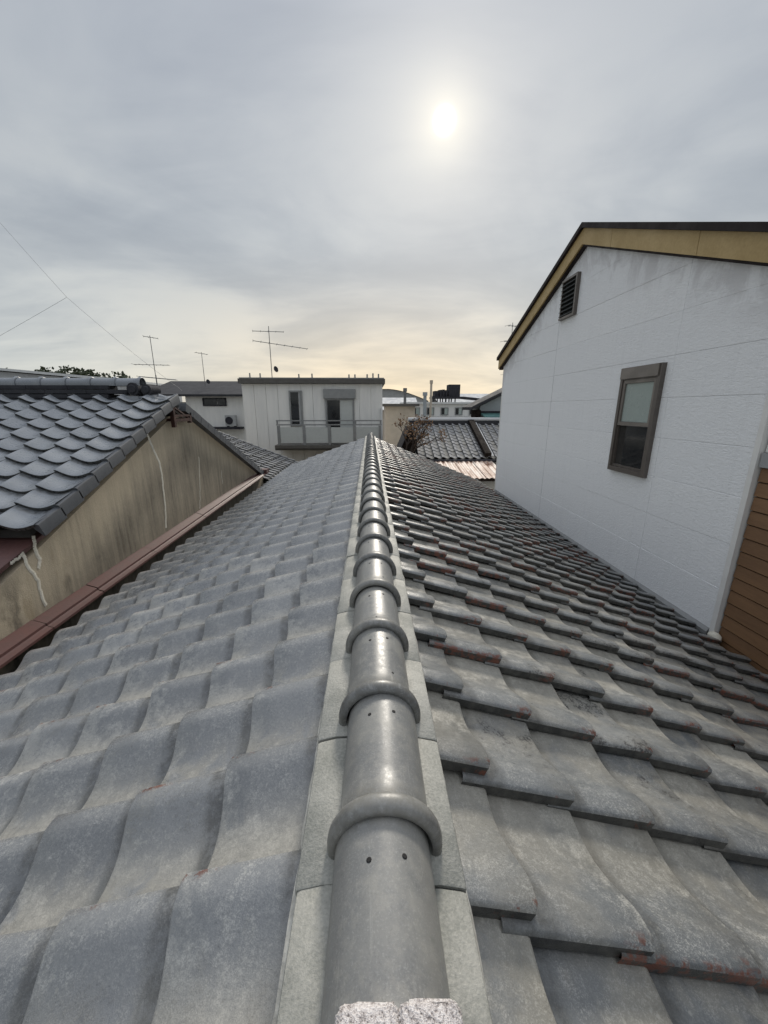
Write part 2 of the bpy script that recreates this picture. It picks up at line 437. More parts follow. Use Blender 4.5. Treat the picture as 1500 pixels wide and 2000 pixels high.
# ------------------------------------------------------------------ tiles
PROF = [(0, .0315), (.008, .0355), (.025, .0380), (.07, .0392), (.14, .0392), (.19, .0380), (.235, .0350), (.285, .0302), (.36, .0225), (.44, .0148),
        (.52, .0082), (.60, .0035), (.68, .0009), (.76, 0), (.86, .0008), (.95, .0025), (1.03, .004), (1.09, .0045)]
PROF_GABLE = [(0, .034), (.02, .0375), (.05, .0385), (.09, .0365), (.15, .0295), (.23, .0195), (.32, .0105), (.42, .0035), (.52, 0), (.62, .0004), (.72, .003), (.82, .008), (.92, .0145), (1.0, .0200), (1.05, .0225)]
PROF_LOW = [(0, .026), (.05, .037), (.18, .038), (.33, .030), (.5, .013), (.68, .001), (.85, .001), (1.05, .009)]


def tile_data(W, L, seed, prof=PROF, hs=1.0, thick=.019, lap=.06):
    r = random.Random(seed)
    low = prof is PROF_LOW
    rows = [(0.0, -.0035), (.006, 0.0), (L * .35, 0), (L, 0), (L + lap, 0)] if not low else [(0.0, 0.0), (L + lap * .5, 0)]
    vs, uv, fs = [], [], []
    n = len(prof)
    wob = [r.uniform(-.0012, .0012) for _ in range(3)]
    for (s, dzz) in rows:
        for (t_, h) in prof:
            u = t_ * W
            if t_ < .05 and s < .004: u += .010 * (1 - t_ / .05)          # clipped corner at the exposed end
            zz = h * hs + thick * 1.2 * (1 - s / L) + dzz + wob[0] * t_ + wob[1] * s * 4 * (t_ - .5)
            ss_ = s + (wob[2] * 2 * t_ if s == 0 else 0)
            vs.append((u, ss_, zz)); uv.append((t_, s / L))
    for i in range(len(rows) - 1):
        for j in range(n - 1):
            a = i * n + j; fs.append((a, a + 1, a + n + 1, a + n))
    # exposed end (butt) and lip side, each with a thickness
    o = len(vs)
    for dz_ in (0, thick):
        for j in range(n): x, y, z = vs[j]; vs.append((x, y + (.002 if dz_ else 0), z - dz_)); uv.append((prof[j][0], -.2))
    for j in range(n - 1): fs.append((o + j + 1, o + j, o + n + j, o + n + j + 1))
    o2 = len(vs); nr = len(rows)
    for dz_ in (0, thick * 1.15):
        for i in range(nr):
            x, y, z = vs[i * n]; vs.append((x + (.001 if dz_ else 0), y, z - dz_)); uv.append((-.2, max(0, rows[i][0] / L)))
    for i in range(nr - 1): fs.append((o2 + i, o2 + i + 1, o2 + nr + i + 1, o2 + nr + i))
    return vs, fs, uv


def tile_mesh(name, data, mat):
    vs, fs, uv = data
    me = bpy.data.meshes.new(name); me.from_pydata(vs, [], fs); me.materials.append(mat)
    l = me.uv_layers.new(name='UVMap')
    for i, lp in enumerate(me.loops): l.data[i].uv = uv[lp.vertex_index]
    for p in me.polygons: p.use_smooth = True
    me.set_sharp_from_angle(angle=R(42)); me.update()
    return me


def joined_tiles(name, data, mats, mat, parent, label=None):
    vs, fs, uv = data; V = np.array(vs); n = len(V)
    av = []; af = []; rr = []
    g = random.Random(11)
    for k, m in enumerate(mats):
        A = np.array(m); av.append(V @ A[:3, :3].T + A[:3, 3]); rr += [g.random()] * n
        af += [tuple(i + k * n for i in f) for f in fs]
    me = bpy.data.meshes.new(name); me.from_pydata(np.concatenate(av).tolist(), [], af); me.materials.append(mat)
    l = me.uv_layers.new(name='UVMap')
    idx = np.empty(len(me.loops), dtype=np.int32); me.loops.foreach_get('vertex_index', idx)
    U = np.tile(np.array(uv), (len(mats), 1))[idx]; l.data.foreach_set('uv', U.ravel())
    a = me.attributes.new('rnd', 'FLOAT', 'POINT'); a.data.foreach_set('value', rr)
    for p in me.polygons: p.use_smooth = True
    me.set_sharp_from_angle(angle=R(42)); me.update()
    return link(name, me, parent, label, 'stuff')


CF = Vector((math.sin(YAW) * math.cos(PITCH), math.cos(YAW) * math.cos(PITCH), -math.sin(PITCH)))
CR = Vector((math.cos(YAW), -math.sin(YAW), 0)); CU = CR.cross(CF)


def seen_size(p):                      # rough size in the photograph, 0 outside it
    q = Vector(p) - cam.location; dd = q.dot(CF)
    if dd < .1: return 0
    x, y = 750 + F_PX * q.dot(CR) / dd, 1000 - F_PX * q.dot(CU) / dd
    return 1 / dd ** 2 if -130 < x < 1630 and y < 2140 else 0


# ------------------------------------------------------------------ ground
g = MB().add([(-2500, -2500, 0), (2500, -2500, 0), (2500, 2500, 0), (-2500, 2500, 0)], [(0, 1, 2, 3)])
part('ground', g, 'ground', None, kind='structure')

# ------------------------------------------------------------------ the tiled house under the camera
house = thing('tiled_house', 'long grey tiled house roof in the foreground, its round tile ridge running straight away', 'house', (0, 5, 0))
SR, SL = .41, .365
ZV = 3.913
Y0, Y1 = -.75, 10.95
b = MB()
for sgn, s, xe in ((1, SR, 2.98), (-1, SL, 2.12)):
    poly = [(0, ZV - .045), (sgn * xe, ZV - .045 - s * xe), (sgn * xe, ZV - .10 - s * xe), (0, ZV - .12)]
    b.prism([local(house, (x, Y0 + .05, z)) for x, z in poly], (0, Y1 - Y0 - .1, 0))
part('roof_boarding', b, 'deck', house)
b = MB()
for (x0, x1, ya, yb) in ((-1.85, 2.75, Y0 + .2, Y0 + .35), (-1.85, 2.75, Y1 - .5, Y1 - .35)):
    b.prism([local(house, p) for p in ((x0, ya, 0), (x1, ya, 0), (x1, ya, ZV - .13 - SR * x1), (0, ya, ZV - .13), (x0, ya, ZV - .13 + SL * x0))], (0, yb - ya, 0))
part('end_wall', b, 'plaster', house)
b = MB().box(local(house, (-1.85, Y0 + .35, 0)), local(house, (-1.70, Y1 - .5, ZV - .13 - SL * 1.85))).box(local(house, (2.6, Y0 + .35, 0)), local(house, (2.75, Y1 - .5, ZV - .13 - SR * 2.75)))
part('side_wall', b, 'plaster', house)

slopes = []
# right slope: looking up from the eave the lip is on the near side
aR, aL = math.atan(SR), math.atan(SL)
WR, DR, XR0, PHR = .269, .2135, .245, .448
WL, DL, XL0, PHL = .2455, .23, .335, .778
right_data = [tile_data(WR, DR / math.cos(aR), k, hs=1.22, thick=.022) for k in range(4)]
left_data = [tile_data(WL, DL / math.cos(aL), 10 + k, hs=1.34, thick=.025) for k in range(4)]
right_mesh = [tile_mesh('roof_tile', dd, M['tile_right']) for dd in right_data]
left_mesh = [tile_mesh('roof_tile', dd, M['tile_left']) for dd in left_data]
cand = []
for side in ('R', 'L'):
    if side == 'R':
        s, a, W, D, X0, ph, ncourse = SR, aR, WR, DR, XR0, PHR, 14
        eu, es, en = Vector((0, 1, 0)), Vector((-math.cos(a), 0, math.sin(a))), Vector((math.sin(a), 0, math.cos(a)))
        ks = range(-5, 40)
    else:
        s, a, W, D, X0, ph, ncourse = SL, aL, WL, DL, XL0, PHL, 9
        eu, es, en = Vector((0, -1, 0)), Vector((math.cos(a), 0, math.sin(a))), Vector((-math.sin(a), 0, math.cos(a)))
        ks = range(-5, 43)
    for c in range(ncourse):
        xb = X0 + D * c
        cjit = rng.uniform(-.006, .006)
        for k in ks:
            y = ph + W * k
            if side == 'R' and not (Y0 < y < Y1 - W): continue
            if side == 'L' and not (Y0 + W < y < Y1): continue
            x = xb if side == 'R' else -xb
            o = Vector((x, y + cjit + (-.010 * (c > 0) if side == 'R' else 0), ZV - s * xb + rng.uniform(-.003, .004)))
            m = Matrix((eu, es, en)).transposed().to_4x4()
            m = m @ Matrix.Rotation(R(rng.gauss(0, .9)), 4, 'Z') @ Matrix.Rotation(R(rng.gauss(0, .8)), 4, 'X') @ Matrix.Rotation(R(rng.gauss(0, .6)), 4, 'Y')
            m = Matrix.Translation(o + en * 0.0 + es * rng.uniform(-.004, .004)) @ m
            cen = o + eu * W * .5 + es * D * .5
            cand.append((seen_size(cen), side, m))
cand.sort(key=lambda q: -q[0])
base_inv = Matrix.Translation(-house.location)
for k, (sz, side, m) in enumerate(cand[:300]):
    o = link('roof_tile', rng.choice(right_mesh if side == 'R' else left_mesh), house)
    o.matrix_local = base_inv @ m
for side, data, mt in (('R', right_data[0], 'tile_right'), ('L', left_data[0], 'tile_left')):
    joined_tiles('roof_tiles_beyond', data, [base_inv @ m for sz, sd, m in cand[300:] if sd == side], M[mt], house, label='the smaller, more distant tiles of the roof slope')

# ridge: flat tiles on lime mortar, round tiles with collars on top
RX, RZ = .007, 3.975
mort = MB()
N = 80
for sg in (-1, 1):
    prof = [(.075, 3.945), (.128, 3.935), (.143, 3.925), (.149, 3.90), (.150, 3.845)]
    vs = []; n = len(prof)
    for i in range(N * 3 + 1):
        y = Y0 + (Y1 - Y0) * i / (N * 3)
        for x, z in prof:
            vs.append(local(house, (sg * (x + rng.uniform(-.0025, .0025)), y, z + rng.uniform(-.0015, .0015))))
    mort.add(vs, [(i * n + j, i * n + j + 1, (i + 1) * n + j + 1, (i + 1) * n + j) for i in range(N * 3) for j in range(n - 1)])
part('ridge_mortar', mort, 'mortar', house, smooth=50)


def noshi_mesh(sg, seed):
    r = random.Random(seed); ln = .2845
    pr_ = [(.055, 3.966), (.095, 3.965), (.131, 3.956), (.1365, 3.953), (.138, 3.949), (.137, 3.936), (.055, 3.942)]
    j = r.uniform(-.001, .001)
    vs = [(sg * x, yy, z + j - 3.95) for yy in (0, .003, ln - .003, ln) for x, z in [(p[0] - (.001 if yy in (0, ln) else 0), p[1] - (.0015 if yy in (0, ln) else 0)) for p in pr_]]
    n = len(pr_); fs = [(i * n + q, i * n + (q + 1) % n, (i + 1) * n + (q + 1) % n, (i + 1) * n + q) for i in range(3) for q in range(n)]
    fs += [tuple(range(n)), tuple(range(3 * n, 4 * n))]
    return MB().add(vs, fs).mesh('ridge_flat_tile', M['noshi'], 35)


nm = {sg: [noshi_mesh(sg, k) for k in range(3)] for sg in (-1, 1)}
for sg, ph in ((-1, .447), (1, .437)):
    for k in range(-4, 37):
        y = ph + .2875 * k
        if y < Y0 or y + .29 > Y1: continue
        o = link('ridge_flat_tile', rng.choice(nm[sg]), house)
        o.location = local(house, (rng.uniform(-.002, .002), y + rng.uniform(-.002, .002), 3.95 + rng.uniform(-.001, .0015)))
        o.rotation_euler = (R(rng.gauss(0, .15)), R(rng.gauss(0, .5)), R(rng.gauss(0, .25)))


def ridge_mesh(seed):
    r = random.Random(seed); n = 30
    st = [(0.002, .0805), (0.0, .086), (0.001, .0905), (.005, .0955), (.011, .0985), (.018, .0995), (.026, .0985), (.032, .0955), (.0365, .0905), (.0385, .0845), (.042, .0812), (.10, .0805), (.20, .080), (.272, .0795), (.298, .079)]
    vs = []
    for (y, rad) in st:
        ring = [(rad * .99, -.028)]
        ring += [(rad * math.cos(math.pi * i / n), rad * math.sin(math.pi * i / n)) for i in range(n + 1)]
        ring += [(-rad * .99, -.028)]
        vs += [(x, y, z) for x, z in ring]
    m_ = n + 3
    fs = [(i * m_ + j, i * m_ + j + 1, (i + 1) * m_ + j + 1, (i + 1) * m_ + j) for i in range(len(st) - 1) for j in range(m_ - 1)]
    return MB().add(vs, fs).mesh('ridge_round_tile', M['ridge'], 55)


rm = [ridge_mesh(k) for k in range(2)]
hole_m = MB()
n = 10
hole_m.add([(.0042 * math.cos(2 * math.pi * i / n), .0042 * math.sin(2 * math.pi * i / n), 0) for i in range(n)] + [(.003 * math.cos(2 * math.pi * i / n), .003 * math.sin(2 * math.pi * i / n), .0008) for i in range(n)],
           [(i, (i + 1) % n, n + (i + 1) % n, n + i) for i in range(n)] + [tuple(range(n, 2 * n))])
hole_me = hole_m.mesh('nail_hole', M['hole'])
PR = .2835
for k in range(-1, 38):
    y = .478 + PR * k
    if y + .28 > Y1: break
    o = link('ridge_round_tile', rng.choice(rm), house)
    o.location = local(house, (RX + rng.gauss(0, .0015), y, RZ + rng.uniform(-.001, .002)))
    o.rotation_euler = (R(rng.gauss(0, .25)), R(rng.gauss(0, .6)), R(rng.gauss(0, .4)))
    if k < 12:
        pts = [(-18, PR - .062), (20, PR - .052)] + ([(24, .085)] if k % 2 else []) + ([(2, .06)] if k % 3 == 2 else [])
        for phi, yy in pts:
            h = link('nail_hole', hole_me, o); f = R(phi + rng.uniform(-3, 3)); rr = .0802
            h.location = (rr * math.sin(f), yy + rng.uniform(-.006, .006), rr * math.cos(f)); h.rotation_euler = (0, f, 0)

# rough lichen-grown end of the ridge at the bottom of the picture
e = MB()
import bmesh
bm = bmesh.new()
for cx in (-.0180, .0455):
    g_ = bmesh.ops.create_cube(bm, size=1)
    bmesh.ops.scale(bm, verts=g_['verts'], vec=(.0670, .22, .12)); bmesh.ops.translate(bm, verts=g_['verts'], vec=(cx, .148, 4.047))
bmesh.ops.bevel(bm, geom=bm.edges[:], offset=.014, segments=3, affect='EDGES', profile=.6)
bmesh.ops.subdivide_edges(bm, edges=bm.edges[:], cuts=3, use_grid_fill=True)
for v_ in bm.verts:
    v_.co += Vector((rng.uniform(-1, 1), rng.uniform(-1, 1), rng.uniform(-1, 1))) * .0011
    v_.co -= house.location
me = bpy.data.meshes.new('ridge_end_piece'); bm.to_mesh(me); bm.free(); me.materials.append(M['lichen'])
for p in me.polygons: p.use_smooth = True
link('ridge_end_piece', me, house, 'pale speckled rough end of the ridge with a dark centre seam')

# ------------------------------------------------------------------ left neighbour: gable of stained plaster, glossy tiled roof
gable = thing('plaster_gable_house', 'tiled house with a stained beige gable wall, white crack repairs and brown flashing', 'house', (-4.5, 5.4, 0))
XG = -2.5
poly = [(1.2, 0), (9.0, 0), (9.0, 3.17), (8.55, 3.36), (5.75, 4.55), (5.12, 4.60), (1.2, 3.04)]
b = MB().prism([local(gable, (XG, y, z)) for y, z in poly], (-.18, 0, 0))
b.box(local(gable, (-7.5, 8.82, 0)), local(gable, (XG - .19, 9.0, 3.05))).box(local(gable, (-7.5, 1.2, 0)), local(gable, (XG - .19, 1.38, 2.95)))
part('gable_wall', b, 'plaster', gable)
cracks = [[(4.48, 4.43), (4.56, 4.27), (4.66, 4.08), (4.67, 3.92), (4.655, 3.79), (4.64, 3.55), (4.585, 3.29)], [(5.73, 4.02), (5.70, 3.86), (5.64, 3.6), (5.60, 3.42), (5.545, 3.28)],
          [(6.54, 3.70), (6.50, 3.60), (6.515, 3.47)], [(2.80, 3.79), (2.79, 3.68), (2.81, 3.60), (2.775, 3.54)], [(2.57, 3.66), (2.65, 3.675), (2.69, 3.70)], [(2.68, 3.70), (2.70, 3.60), (2.75, 3.45), (2.745, 3.33), (2.765, 3.24)]]
for ci, cr in enumerate(cracks):
    b = MB(); wdt = (.034, .018, .016, .030, .022, .028)[ci]
    pts = []
    for (p, q) in zip(cr[:-1], cr[1:]):
        for k in range(4): pts.append((p[0] + (q[0] - p[0]) * k / 4 + rng.uniform(-.006, .006), p[1] + (q[1] - p[1]) * k / 4 + rng.uniform(-.008, .008)))
    pts.append(cr[-1])
    for p, q in zip(pts[:-1], pts[1:]):
        w0, w1 = (wdt * rng.uniform(.6, 1.15) / 2 for _ in range(2))
        dy, dzz = q[0] - p[0], q[1] - p[1]; L_ = math.hypot(dy, dzz); ny, nz = -dzz / L_, dy / L_
        vs = [(XG + .001, p[0] - ny * wdt / 2, p[1] - nz * wdt / 2), (XG + .0025, p[0], p[1]), (XG + .001, p[0] + ny * wdt / 2, p[1] + nz * wdt / 2),
              (XG + .001, q[0] - ny * wdt / 2, q[1] - nz * wdt / 2), (XG + .0025, q[0], q[1]), (XG + .001, q[0] + ny * wdt / 2, q[1] + nz * wdt / 2)]
        b.add([local(gable, v_) for v_ in vs], [(0, 1, 4, 3), (1, 2, 5, 4)])
    part('crack_filler', b, 'white_caulk', gable)
# brown flashing strips along the foot of the wall
zf = lambda y: 3.190 + .0225 * (y - 2.37)
segs = [0.9, 1.9, 2.62, 3.18, 4.08, 5.4, 7.0, 8.75]
for i in range(len(segs) - 1):
    ya, yb = segs[i] + .004, segs[i + 1] - .004
    prof = [(0.002, .004), (.012, 0), (.076, -.028), (.079, -.046), (.089, -.051), (.114, -.061), (.117, -.078), (.109, -.081)]
    pp = []
    for yy in (ya, yb):
        for q in prof: pp.append(local(gable, (XG + q[0] * 1.25, yy, zf(yy) + q[1] + (.003 if i % 2 else 0))))
    n = len(prof)
    b = MB().add(pp, [(j, j + 1, n + j + 1, n + j) for j in range(n - 1)])
    part('flashing_panel', b, 'brown_metal', gable)
b = MB().box(local(gable, (XG - .02, 8.72, 3.27)), local(gable, (XG + .16, 8.95, 3.36)))
part('flashing_end_cap', b, 'brown_metal', gable)
# tiled front slope
SG = .42; aG = math.atan(SG); WG, DG = .283, .2135
eu, es, en = Vector((1, 0, 0)), Vector((0, math.cos(aG), math.sin(aG))), Vector((0, -math.sin(aG), math.cos(aG)))
gz = lambda y: 3.845 + SG * (y - 2.75)
gdata = [tile_data(WG, DG / math.cos(aG), 30 + k, prof=PROF_GABLE, hs=1.55, thick=.026) for k in range(3)]
gmesh = [tile_mesh('roof_tile', dd, M['tile_gable']) for dd in gdata]
for c in range(11):
    yb = 2.75 + DG * c
    for k in range(1, 14):
        o = link('roof_tile', rng.choice(gmesh), gable)
        m = Matrix((eu, es, en)).transposed().to_4x4() @ Matrix.Rotation(R(rng.gauss(0, .5)), 4, 'Z') @ Matrix.Rotation(R(rng.gauss(0, .5)), 4, 'Y')
        o.matrix_local = Matrix.Translation(local(gable, (-2.422 - WG * k + rng.uniform(-.002, .002), yb + rng.uniform(-.003, .003), gz(yb) + rng.uniform(-.002, .002)))) @ m
    # verge tile: flat top and a hanging side
    b = MB(); L_ = DG / math.cos(aG) + .012
    prof = [(-.02, .022), (-.012, .030), (.0, .034), (.028, .036), (.037, .033), (.041, .026), (.041, -.070), (.028, -.073)]
    vs = [(x, ss_, z + (.020 if ss_ == 0 else 0)) for ss_ in (0, L_) for x, z in prof]; n = len(prof)
    b.add(vs, [(j, j + 1, n + j + 1, n + j) for j in range(n - 1)] + [tuple(range(n))])
    o = part('verge_tile', b, 'verge', gable, smooth=30)
    o.matrix_local = Matrix.Translation(local(gable, (-2.424, yb, gz(yb)))) @ Matrix((eu, es, en)).transposed().to_4x4()
yr = 5.08
b = MB().prism([local(gable, p) for p in ((-2.52, 2.8, gz(2.8) - .03), (-2.52, yr, gz(yr) - .03), (-2.52, 8.7, gz(yr) - .03 - SG * (8.7 - yr)), (-2.52, 8.7, gz(yr) - .09 - SG * (8.7 - yr)), (-2.52, yr, gz(yr) - .1), (-2.52, 2.8, gz(2.8) - .09))], (-4.0, 0, 0))
part('roof_boarding', b, 'deck', gable)
# back slope, seen only along its verge
b = MB()
for k in range(16):
    ya = 5.3 + k * .214
    m_ = Matrix.Translation(local(gable, (-2.46, ya, gz(yr) - SG * (ya - yr)))) @ Matrix.Rotation(-aG, 4, 'X')
    b.box((-.02, 0, -.075), (.065, .222, .030 + .004 * (k % 2)), m_)
part('back_verge', b, 'verge', gable)
b = MB().prism([local(gable, p) for p in ((-2.53, 5.2, gz(yr) - .03), (-2.53, 8.8, gz(yr) - SG * (8.8 - yr) + .01), (-2.53, 8.8, gz(yr) - SG * (8.8 - yr) - .02), (-2.53, 5.2, gz(yr) - .06))], (-4, 0, 0))
part('back_slope', b, 'tile_gable', gable)
# ridge stack with collared round tiles
zr0 = gz(4.98) - .02
for k in range(4):
    for i in range(8):
        x1 = -2.93 - i * .48 - (.22 if k % 2 else 0)
        b = MB().box(local(gable, (x1 - .474, yr - .13 + k * .012, zr0 + .003 + k * .052)), local(gable, (x1, yr + .13 - k * .012, zr0 + .046 + k * .052)))
        part('ridge_flat_tile', b, 'dark_roof', gable)
rgm = rm[0].copy(); rgm.materials[0] = M['tile_gable']
for i in range(13):
    o = link('ridge_round_tile', rgm, gable); o.location = local(gable, (-2.78 - i * .292, yr, zr0 + .222)); o.rotation_euler = (0, 0, R(90)); o.scale = (.85, 1.03, .85)
b = MB()
for (x0, x1, z0, z1, hw) in ((-3.0, -2.78, .0, .075, .15), (-2.78, -2.60, -.02, .075, .12), (-2.60, -2.44, -.03, .05, .10)):
    b.box(local(gable, (x0, yr - hw, zr0 + z0)), local(gable, (x1, yr + hw, zr0 + z1)))
part('ridge_end_step', b, 'tile_gable', gable)
for cx, cz, r_ in ((-2.86, .16, .075), (-2.70, .15, .065)):
    b = MB().tube(local(gable, (cx, yr - .10, zr0 + cz)), local(gable, (cx + .02, yr + .1, zr0 + cz)), r_, r_ * .9, 14)
    b.tube(local(gable, (cx, yr - .12, zr0 + cz)), local(gable, (cx, yr - .10, zr0 + cz)), r_ * .55, r_ * .7, 12)
    part('ridge_end_disc', b, 'dark_roof', gable, smooth=40)
b = MB().tube(local(gable, (-2.64, 5.1, zr0 + .06)), local(gable, (-2.44, 5.22, zr0 - .015)), .055, .05, 12)
part('verge_cap', b, 'tile_gable', gable, smooth=40)
# lower eave in brown metal
for i in range(4):
    x1 = -2.505 - i * .6
    b = MB().prism([local(gable, p) for p in ((x1, 2.98, 3.80), (x1, 1.15, 3.24), (x1, 1.15, 3.21), (x1, 2.98, 3.77))], (-.592, 0, 0))
    b.box(local(gable, (x1 - .02, 1.14, 3.25)), local(gable, (x1, 1.17, 3.27)))
    part('eave_sheet', b, 'brown_metal', gable)
# rusty bracket bolted at the apex
br = thing('rusty_bracket', 'small rust brown iron frame bolted at the top of the beige gable', 'bracket', (-2.42, 5.15, 4.5))
b = MB()
for y0, y1_, z0, z1_ in ((4.94, 4.985, 4.47, 4.74), (5.375, 5.42, 4.51, 4.645), (4.985, 5.375, 4.535, 4.572), (4.985, 5.375, 4.595, 4.622)):
    b.box(local(br, (-2.44, y0, z0)), local(br, (-2.395, y1_, z1_)))
part('frame', b, 'rust', br)
b = MB().tube(local(br, (-2.415, 4.97, 4.72)), local(br, (-2.415, 5.38, 4.565)), .017, n=5)
part('brace', b, 'rust', br)
b = MB().box(local(br, (-2.496, 4.95, 4.545)), local(br, (-2.445, 5.39, 4.575)))
part('mounting_plate', b, 'rust', br)

# ------------------------------------------------------------------ lower tiled roof behind the gable
rear = thing('rear_tiled_house', 'low dark tiled roof sloping down behind the beige gable wall', 'house', (-4, 10.6, 0))
s_ = .40; a_ = math.atan(s_)
dt = tile_data(.27, .215 / math.cos(a_), 51, PROF_LOW)
mats = []
eu, es, en = Vector((0, 1, 0)), Vector((-math.cos(a_), 0, math.sin(a_))), Vector((math.sin(a_), 0, math.cos(a_)))
for c in range(18):
    for k in range(13):
        o = Vector((-2.2 - c * .215, 8.95 + k * .27, 2.985 + s_ * c * .215 + rng.uniform(-.006, .006)))
        mats.append(Matrix.Translation(local(rear, o)) @ Matrix((eu, es, en)).transposed().to_4x4() @ Matrix.Rotation(R(rng.gauss(0, .8)), 4, 'Y'))
joined_tiles('roof_tiles', dt, mats, M['tile_far'], rear)
b = MB().prism([local(rear, p) for p in ((-2.25, 8.97, 2.97), (-6.1, 8.97, 4.5), (-9.9, 8.97, 2.97), (-9.9, 8.97, 2.9), (-6.1, 8.97, 4.42), (-2.25, 8.97, 2.9))], (0, 3.45, 0))
part('roof_boarding', b, 'deck', rear)
b = MB().prism([local(rear, p) for p in ((-2.6, 9.05, 0), (-2.6, 9.05, 2.8), (-6.1, 9.05, 4.35), (-9.5, 9.05, 2.8), (-9.5, 9.05, 0))], (0, 3.2, 0))
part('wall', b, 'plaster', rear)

# ------------------------------------------------------------------ white house on the right
wh = thing('white_siding_house', 'tall house with white siding gable, bronze window and louvred vent, ochre barge boards', 'house', (5, 6.1, 0))
XW = 3.06
YN, YF, YA = 2.96, 9.26, 6.08
ZE, ZA = 5.66, 6.93
SW = (ZA - ZE) / (YF - YA)
b = MB().prism([local(wh, (XW + .02, y, z)) for y, z in ((YN + .02, 0), (YF - .02, 0), (YF - .02, ZE - .02), (YA, ZA - .02), (YN + .02, ZE - .02))], (5.9, 0, 0))
part('wall_core', b, 'house_white', wh)
b = MB().box(local(wh, (XW - .0012, 6.6955, 2.5)), local(wh, (XW + .018, 6.7045, 6.03)))
part('joint_sealant', b, 'caulk', wh)
rows = [2.344 + .41 * k for k in range(12)]
cols = [YN + .045, 4.045, 6.70, YF]
for i, z0 in enumerate([1.2] + rows):
    z1 = 2.344 if i == 0 else z0 + .41
    for j in range(3):
        q = [(cols[j] + .0012, z0 + .0007), (cols[j + 1] - .0012, z0 + .0007), (cols[j + 1] - .0012, z1 - .0007), (cols[j] + .0012, z1 - .0007)]
        q = clip(q, SW, 1, ZA + SW * YA); q = clip(q, -SW, 1, ZA - SW * YA)
        if len(q) < 3: continue
        off = rng.uniform(0, .003)
        b = MB()
        n = len(q); cy, cz = sum(p[0] for p in q) / n, sum(p[1] for p in q) / n
        inn = [(p[0] + max(-.004, min(.004, cy - p[0])), p[1] + max(-.004, min(.004, cz - p[1]))) for p in q]
        vs = [local(wh, (XW + .015, *p)) for p in q] + [local(wh, (XW + .0025 - off, *p)) for p in q] + [local(wh, (XW - off, *p)) for p in inn]
        b.add(vs, [tuple(range(2 * n, 3 * n))] + [(k, (k + 1) % n, n + (k + 1) % n, n + k) for k in range(n)] + [(n + k, n + (k + 1) % n, 2 * n + (k + 1) % n, 2 * n + k) for k in range(n)])
        part('siding_panel', b, 'white_siding', wh)
b = MB().box(local(wh, (XW - .012, YN - .005, 0)), local(wh, (XW + .08, YN + .042, ZE)))
part('corner_trim', b, 'white_trim', wh)
b = MB().box(local(wh, (XW - .008, YF - .03, 0)), local(wh, (XW + .05, YF + .012, ZE)))
part('corner_trim', b, 'white_trim', wh)
b = MB()
zb = lambda y: 2.60
for ya, yb in ((YN + .05, 6.0), (6.005, YF)):
    b.prism([local(wh, p) for p in ((XW - .002, ya, 2.77), (XW - .028, ya, 2.735), (XW - .028, ya, 2.70), (XW - .002, ya, 2.70))], (0, yb - ya, 0))
part('foot_flashing', b, 'alu', wh)
# barge boards: ochre with a dark metal roof edge
def slope_piece(name, mat, ya, yb, up0, up1, x0, x1, sgn):
    f = lambda y, up: ZA - SW * abs(y - YA) + up
    b_ = MB().prism([local(wh, (x0, y, f(y, u))) for y, u in ((ya, up0), (yb, up0), (yb, up1), (ya, up1))], (x1 - x0, 0, 0))
    part(name, b_, mat, wh)
YNE, YFE = YN - .50, YF + .16
for ya, yb in ((YNE, 3.9), (3.906, 5.35), (5.356, YA)): slope_piece('barge_board', 'ochre', ya, yb, -.02, .178, XW - .085, XW - .025, -1)
for ya, yb in ((YA + .003, 7.6), (7.606, YFE)): slope_piece('barge_board', 'ochre', ya, yb, -.02, .178, XW - .085, XW - .025, 1)
for ya, yb in ((YNE - .04, YA), (YA, YFE + .04)):
    slope_piece('roof_edge', 'dark_brown_metal', ya, yb, .181, .246, XW - .125, XW + .05, 1)
    slope_piece('soffit_strip', 'dark_brown_metal', max(ya, YNE), min(yb, YFE), -.045, -.023, XW - .06, XW + .03, 1)
    slope_piece('roof_sheet', 'dark_brown_metal', ya, yb, .185, .245, XW + .055, XW + 6.1, 1)
# window
wn = link('window', None, wh) if False else None
WY0, WY1, WZ0, WZ1 = 4.135, 4.80, 3.95, 5.155
fx0, fx1 = XW - .050, XW + .004
b = MB()
b.box(local(wh, (fx0, WY0, WZ0)), local(wh, (fx1, WY0 + .055, WZ1))).box(local(wh, (fx0, WY1 - .045, WZ0)), local(wh, (fx1, WY1, WZ1)))
b.box(local(wh, (fx0, WY0 + .055, WZ0)), local(wh, (fx1, WY1 - .045, WZ0 + .055))).box(local(wh, (fx0, WY0 + .055, WZ1 - .135)), local(wh, (fx1, WY1 - .045, WZ1)))
win = part('window', b, 'bronze', wh)
b = MB().box(local(wh, (fx0 - .014, WY0 + .03, WZ1 - .125)), local(wh, (fx0 - .002, WY1 - .01, WZ1 - .004)))
o = part('head_cover', b, 'bronze_light', win)
zm = 4.50
b = MB()
for y0, y1_, z0, z1_ in ((WY0 + .058, WY0 + .098, zm, WZ1 - .138), (WY1 - .085, WY1 - .048, zm, WZ1 - .138), (WY0 + .098, WY1 - .085, WZ1 - .178, WZ1 - .138), (WY0 + .098, WY1 - .085, zm, zm + .042)):
    b.box(local(wh, (fx0 + .012, y0, z0)), local(wh, (fx1, y1_, z1_)))
part('sash', b, 'bronze_light', win)
b = MB()
for y0, y1_, z0, z1_ in ((WY0 + .058, WY0 + .09, WZ0 + .058, zm - .003), (WY1 - .062, WY1 - .048, WZ0 + .058, zm - .003)):
    b.box(local(wh, (fx0 + .022, y0, z0)), local(wh, (fx1, y1_, z1_)))
b.box(local(wh, (fx0 + .022, WY0 + .09, WZ0 + .058)), local(wh, (fx1, WY1 - .062, WZ0 + .082)))
